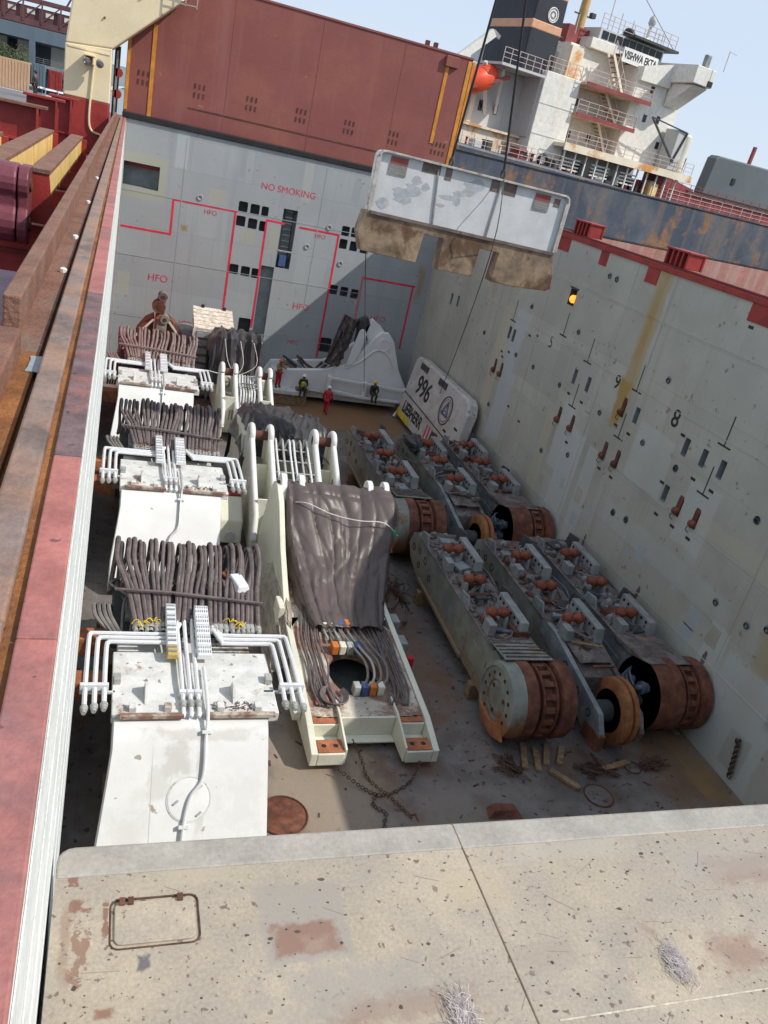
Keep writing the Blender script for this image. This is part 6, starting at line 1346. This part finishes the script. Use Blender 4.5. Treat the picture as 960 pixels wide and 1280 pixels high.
text('VISHWA EKTA', .80, m_blackt, bd, ((nb0[0]+nb1[0])/2+.05, 2.895, 26.4), (1, 0, 0), (0, 0, 1), .02, bold=.02, stretch=.78)
for u, z, v in ((20.6, 24.5, 2.6), (20.7, 22.2, 2.6), (16.6, 19.6, 4.6), (13.8, 22, 4.3), (13.9, 19.4, 4.3), (23.3, 20.4, 2.6), (22.4, 22.4, 2.6)):
    MB().box(u-.22, u+.22, v-.03, v-.001, z-.3, z+.3).build('window', m_winglass, ship)
for v, z in ((6, 20), (8, 20.1), (10.5, 19.9), (12, 21.5)): MB().box(1.96, 1.999, v-.2, v+.2, z-.45, z+.45).build('window', m_winglass, ship)
MB().box(1.9, 1.998, 5.2, 6.6, 20.6, 22.4).build('vent_louvre', m_dark, ship)
for u in (4.0, 5.6): MB().box(u-.18, u+.18, 4.45, 4.499, 19.3, 20.1).build('window', m_winglass, ship)
MB().box(2.9, 3.3, 4.40, 4.499, 18.3, 22).build('rust_run', m_shiprust, ship)
MB().bar((2.2, 2.6, 22.6), (4.6, 4.45, 19.2), .22).build('brace', m_shipw, ship); MB().bar((4.4, 3.0, 22.6), (5.6, 4.45, 19.4), .22).build('brace', m_shipw, ship)
bal = MB().box(3.0, 7.6, 1.5, 8, 22.61, 22.8).build('funnel_deck', m_shipg, ship); rail(3.0, 7.6, 1.55, 22.8, par=bal, gap=.8); rail(7.9, 11.7, 2.1, 23.3, gap=.8)
MB().box(11.8, 14.5, 5.5, 14, 26.21, 27.6).build('aft_monkey_house', m_shipred, ship); MB().box(8.4, 11.7, 6, 14, 23.31, 25.4).build('aft_house', m_shipg, ship)
for u in (9.2, 10.6): MB().box(u-.2, u+.2, 5.95, 5.999, 24.2, 24.7).build('window', m_winglass, ship)
rail(8.6, 13.4, 5.8, 25.45, par=ship); rail(14.3, 22.0, 4.4, 27.0+.95, par=ship)
# funnel with bands and round emblem
def fun(z0, z1, mt, name, g=0):
    def sec(z): t = (z-22.8)/8; return (5.45+.1*t-g, 8.65-.15*t+g, 2.3+.1*t-g, 8.0)
    a = sec(z0); b = sec(z1)
    return MB().hexa([(a[0], a[2], z0), (a[1], a[2], z0), (a[1], a[3], z0), (a[0], a[3], z0)], [(b[0], b[2], z1), (b[1], b[2], z1), (b[1], b[3], z1), (b[0], b[3], z1)]).build(name, mt, ship, bevel=.12 if g == 0 else .1)
fun(22.81, 31.0, m_funn, 'funnel'); fun(25.75, 26.45, m_peach, 'funnel_band', .02); fun(28.2, 28.95, m_peach, 'funnel_band', .02)
em = SP(692, 19, 2.3)
MB().ring((em[0], 2.33, em[1]), (0, 1, 0), .50, .05, 28, 6).build('emblem_ring', m_whitet, ship, True); MB().lathe((em[0], 2.36, em[1]), (0, -1, 0), [(0, .40), (.03, .40), (.03, .30), (.0, .30)], 24).build('emblem_ring', m_whitet, ship); MB().lathe((em[0], 2.36, em[1]), (0, -1, 0), [(0, .14), (.03, .14), (.03, 0)], 16).build('emblem_hub', m_whitet, ship)
q = MB()
for k in range(16): a = k*math.tau/16; q.bar((em[0]+.14*math.cos(a), 2.33, em[1]+.14*math.sin(a)), (em[0]+.3*math.cos(a), 2.33, em[1]+.3*math.sin(a)), .02)
q.build('emblem_spokes', m_whitet, ship)
# masts, antennae and stays
ms = MB().cyl((13.3, 6, 27.2), (13.5, 6, 36), .42, 12, .28).build('mast', m_mast, ship, True)
MB().bar((12.4, 6, 28.6), (14.4, 6, 28.6), .1).build('yard', m_dark, ms); MB().box(14.2, 14.7, 5.8, 6.2, 28.6, 29.0).build('horn', m_dark, ms, bevel=.05)
for u, z1 in ((15.6, 31.5), (16.9, 29.6), (18.4, 29.4), (21.8, 29.3), (12.2, 28.4)): MB().bar((u, 5, 26.9), (u, 5, z1), .06).build('aerial', m_galv, ship)
rd = MB().cyl((20.4, 5, 28.1), (20.5, 5, 29.6), .14, 8).build('radar_post', m_shipg, ship); MB().lathe((20.5, 5, 29.5), (0, 0, 1), [(0, .2), (.2, .34), (.6, .3), (.9, .05), (.9, 0)], 14).build('radar_dome', m_shipg, rd, True); MB().box(19.8, 21.2, 4.6, 5.4, 28.1, 28.5).build('radar_base', m_shipw, rd, bevel=.05)
MB().lathe((18.2, 5, 28.1), (0, 0, 1), [(0, .5), (.3, .55), (.6, .4), (.75, 0)], 14).build('dome', m_dark, ship, True)
rail(18.8, 22.6, 3.4, 28.1, gap=.9)
for a, b in (((13.4, 6, 35), (23.5, 4, 28)), ((13.4, 6, 34), (9, 9, 25)), ((13.4, 6, 35), (6, 5, 31))): MB().tube([a, b], .025, 5).build('stay', m_dark, ship)
wl = MB().box(23.0, 23.6, -.2, .2, 27.0, 28.0).build('wing_light', m_lgrey, ship, bevel=.08); MB().bar((24.6, -1, 27), (24.6, -1, 28.6), .05).build('wing_aerial', m_galv, ship); MB().bar((24.6, -1, 28.6), (25.6, -1, 28.5), .03).build('wing_aerial', m_galv, ship)
# lower deck clutter under the boat deck
for k in range(12):
    u = 11.2+k*1.3; MB().bar((u, 1.0, 16.1), (u, 1.0, 18.15), .12).build('deck_post', m_shipw, ship)
q5 = random.Random(21)
for k in range(26):
    u = -5.5+k*1.15; s = q5.uniform(.25, .6); mt = [m_shipred, m_shipg, m_dark, m_shipw, m_shipred, m_winglass][k % 6]
    if k % 3 == 0: MB().lathe((u, 1.6, 16.3), (0, 0, 1), [(0, s*.6), (.1, s*.6), (.12, s*.35), (.7, s*.35), (.75, s*.55), (.85, 0)], 12).build('mooring_bitt', mt, ship, True)
    else: MB().box(u-s, u+s, 1.5, 2.4, 16.1, 16.3+q5.uniform(.3, 1.1)).build('deck_gear', mt, ship, bevel=.05)
for k in range(4): u = 13.3+k*2.7; MB().box(u-.9, u+.9, 5.35, 5.45, 16.5, 17.6).build('deck_panel', m_shipw if k % 2 else m_shipg, ship)
for k in range(3):
    for r_ in range(4): u = 12.4+k*3.6; MB().box(u-1.1, u+1.1, 1.3, 1.36, 16.5+.28*r_, 16.62+.28*r_).build('gangway_slat', m_shipw, ship)
MB().ring((9.0, .9, 16.75), (.2, 1, 0), .42, .14, 18, 8).build('tyre_fender', m_black, ship, True); MB().lathe((6.4, 1.2, 16.4), (0, 0, 1), [(0, .8), (.15, .8), (.2, .5), (.6, .5), (.7, .75), (.85, .7)], 16).build('rope_reel', m_shipred, ship, True)
MB().box(22.6, 23.7, 1.2, 2.0, 16.1, 17.2).build('yellow_locker', m_yel, ship, bevel=.04)
rail(-6, 10.5, .15, 16.35, mt=m_railp); rail(24, 69, .15, 16.0, mt=m_railp, gap=1.6)
# lifeboat and its gear at the stern
bt = MB().lathe((.5, 3.0, 20.5), (.85, 0, .42), [(-.1, .2), (.3, .65), (1.2, .95), (2.6, .95), (3.4, .6), (3.8, .1)], 16).build('lifeboat', m_boat, ship, True)
MB().bar((-2.2, 2.2, 19.3), (4.6, 2.3, 22.0), .26).build('launch_rail', m_shipred, ship); MB().bar((-.4, 2.6, 22.2), (2.3, 2.6, 24.6), .4, .6).build('davit_arm', m_shipw, ship)
MB().bar((2.2, 2.6, 24.7), (2.9, 2.6, 24.4), .3).build('davit_head', m_lgrey, ship); MB().bar((2.6, 6.2, 22.2), (2.2, 6.2, 20), .2).build('davit_leg', m_shipg, ship)
# davit and canister at the front end of the boat deck
MB().box(23.6, 24.9, .8, 2.4, 18.5, 22.0).build('canister', m_shipg, ship, bevel=.1); MB().lathe((25.6, 1.6, 18.5), (0, 0, 1), [(0, .6), (3.2, .6), (3.4, .4), (3.4, 0)], 18).build('canister', m_cream2, ship, True)
q = MB(); q.bar((19.9, .9, 22.3), (24.0, .7, 19.2), .14); q.bar((19.9, .9, 22.3), (24.6, .7, 21.9), .1); q.bar((24.7, .7, 21.9), (23.8, .7, 19.2), .12); q.build('davit', m_dark, ship)
# fore deck: coaming, open grey covers, gear
MB().box(25.2, 70, 3.2, 16, 16.0, 17.35).build('hatch_coaming', m_shipred, ship); rail(25.5, 69, 2.6, 16.9, mt=m_shipred, gap=1.4)
h1, h2 = SP(876, 243, 3.5), SP(896, 198, 3.5)
MB().xz([(h1[0], 17.5), (h2[0]-.15, 20.9), (h2[0]+.25, 21.2), (58, 21.6), (58, 17.5)], 3.4, 4.6).build('open_hatch', m_ghatch, ship, bevel=.12)
MB().box(36.2, 36.7, 3.3, 3.39, 19.0, 19.6).build('hatch_mark', m_black, ship); MB().box(30, 70, 3.0, 4, 17.2, 17.45).build('hatch_rail', m_brownrim, ship)
MB().bar((29.0, 4, 17), (29.3, 4, 20.2), .08).build('mast_pole', m_dark, ship); MB().bar((38.9, 4.2, 21.2), (39, 4.2, 23), .3).build('post_top', m_shipred, ship)
MB().hexa([(25.3, 3.3, 17.36), (31, 3.3, 17.36), (31, 5, 17.36), (25.3, 5, 17.36)], [(25.3, 3.3, 18.4), (31, 3.3, 17.6), (31, 5, 17.6), (25.3, 5, 18.4)]).build('ramp', m_shipred, ship)

# ------------------------------------------------------------------ port background on the left
def bgp(px, py, y): return at_y(px, py, y)
gt = thing('conveyor_gantry', 'long maroon lattice conveyor bridge high over the port on the left', 'gantry')
yb = 150.
zA = bgp(0, 18, yb).z; zB = zA+3.0; x0, x1 = -60, -6
for z, h in ((zA, .8), (zB, .5)):
    for y in (yb, yb+3): MB().box(x0, x1, y, y+.3, z-h/2, z+h/2).build('chord', m_gant, gt)
k = x0
while k < x1-2:
    for y in (yb,):
        MB().bar((k, y, zA), (k, y, zB), .22).build('lattice_post', m_gant, gt); MB().bar((k, y, zA+.3), (k+2.6, y, zB-.2), .16).build('lattice_brace', m_gant, gt)
    MB().box(k+.5, k+1.6, yb+.32, yb+.36, zA+1.1, zA+1.7).build('walkway_panel', m_shipw, gt)
    k += 2.6
MB().box(x0, x1, yb+.4, yb+2.9, zA+.4, zA+2.1).build('belt_housing', m_gant, gt)
for k in range(5): MB().bar((-34+6*k, yb+1, zB), (-31+6*k, yb+1, zB+6), .25).build('stay', m_gant, gt)
for x in (-50, -9): MB().box(x-.8, x+.8, yb+.5, yb+2.5, 9.6, zA-.41).build('trestle', m_gant, gt)
sh = thing('port_shed', 'blue grey clad shed with open bays under the conveyor bridge', 'building')
ys = 210.; a = bgp(0, 20, ys); b = bgp(88, 62, ys)
MB().box(-60, -8, ys, ys+25, 19.3, 24).build('upper_cladding', m_shed, sh)
for x in (-45, -36, -27.5, -20.2, -12.5): MB().box(x-.6, x+.6, ys, ys+1, 9.6, 19.29).build('column', m_shed, sh)
MB().box(-60, -8, ys+24, ys+25, 9.6, 19.29).build('back_wall', m_shed, sh); MB().box(-60, -8, ys+.2, ys+.6, 14.6, 15.2).build('walkway', m_lgrey, sh)
for x in (-29, -23.7, -16.5): MB().box(x-1.5, x+1.5, ys+20, ys+23.9, 13, 19.28).build('bright_bay', m_shipw, sh)
rail(-60, -8, 0, 0, 1.1, 2.5, m_galv, sh).location = (0, ys+.2, 15.2)
for i, (x0, x1, y, z0, z1, mt, lab) in enumerate([(-44, -18.5, 190, 10.4, 14.95, m_cont, 'long tan container row left of the crane post'), (-18.1, -15.8, 190, 10.3, 15.2, m_shed, 'blue grey cabin beside the tan containers'), (-15.3, -12.8, 191, 10.4, 14.6, m_redp, 'red container near the cream crane post'), (-12.4, -9.0, 192, 9.6, 14.2, m_rust, 'rust red container right beside the cream crane post')]):
    t = thing('container', lab, 'container', group='containers on the quay'); MB().box(x0, x1, y, y+2.5, 9.7, z1).build('body', mt, t, bevel=.06)
    q = MB()
    xx = x0+.3
    while xx < x1-.2: q.box(xx, xx+.18, y-.06, y, 9.9, z1-.2); xx += .55
    q.build('corrugation', mt, t)
    MB().box(x0+.3, x0+1.2, y-.1, y-.061, z0, z1-.7).build('door', m_dark if i == 0 else mt, t)
for i, (x, y, s) in enumerate([(-11.2, 160, 1.0), (-13.3, 162, 1.2), (-15.4, 165, .8)]):
    t = thing('parked_van', ['white van nearest the cream crane post', 'white van second along the quay', 'small white van farthest left on the quay'][i], 'van', (x, y, 9.62), .15+.1*i, 'white vans on the quay')
    MB().yz([(0, .3), (0, 1.9), (.2, 2.1), (2.9, 2.1), (3.7, 1.2), (4.4, 1.0), (4.4, .3)], 0, 1.8).build('body', m_pipe, t, bevel=.08)
    for yy in (.9, 3.5):
        for xx in (-.02, 1.62): MB().lathe((xx, yy, .35), (1, 0, 0), [(0, .1), (0, .35), (.2, .35), (.2, .1)], 16).build('wheel', m_black, t, True)
    MB().box(.1, 1.7, -.02, -.001, 1.2, 1.85).build('rear_window', m_winglass, t); MB().box(-.012, -.001, .5, 2.8, 1.25, 1.8).build('side_window', m_winglass, t)
def tree(label, x, y, z, h, r, seed):
    q = random.Random(seed); t = thing('tree', label, 'tree', (x, y, z), 0, 'olive trees behind the quay')
    MB().tube([(0, 0, 0), (.1, 0, h*.3), (0, .2, h*.6)], .3, 8, rs=[r*.09, r*.07, r*.04]).build('trunk', m_bark, t, True)
    for k in range(4): a = k*1.6; MB().tube([(0, 0, h*.35), (r*.3*math.cos(a), r*.3*math.sin(a), h*.55), (r*.6*math.cos(a), r*.6*math.sin(a), h*.75)], .1, 6, rs=[r*.05, r*.035, r*.015]).build('limb', m_bark, t, True)
    lv = MB()
    cl = [(q.uniform(-.7, .7)*r, q.uniform(-.7, .7)*r, h*q.uniform(.42, .95), r*q.uniform(.25, .45)) for _ in range(16)]
    for _ in range(2600):
        cx_, cy_, cz_, cr = q.choice(cl); v = Vector((q.gauss(0, 1), q.gauss(0, 1), q.gauss(0, .8))).normalized()*cr*q.uniform(.5, 1.05)
        p = Vector((cx_, cy_, cz_))+v; s = q.uniform(.12, .3)*r*.22; e1 = Vector((q.gauss(0, 1), q.gauss(0, 1), q.gauss(0, 1))).normalized(); e2 = e1.orthogonal().normalized()
        lv.add([p-e1*s, p+e2*s*.5, p+e1*s, p-e2*s*.5], [(0, 1, 2, 3)])
    lv.build('crown', m_foli, t, recalc=False)
tree('broad olive tree behind the tan containers, farthest left', -44, 195, 9.6, 7, 5, 1)
tree('olive tree under the shed bay left of the brown column', -33, 205, 9.6, 7, 4.5, 2)
tree('olive tree close to the left side of the crane post', -11.5, 204, 9.6, 5.0, 3, 3)
tree('tall olive tree seen over the tan containers', -24.0, 205, 9.6, 7.5, 4, 4)
hl = MB(); n = 60
for i in range(2):
    pass
P = [[(-4000+140*i, 3000+300*j, 9.5+(70*max(0, noise.noise(Vector((i*.35, j*.6, 4))))+18)*(1 if j == 1 else 0)) for i in range(60)] for j in range(3)]
structure(MB().grid(P).build('hills', mat('hazy_hills', (.16, .19, .20), .9, var=.2, vs=.002)))
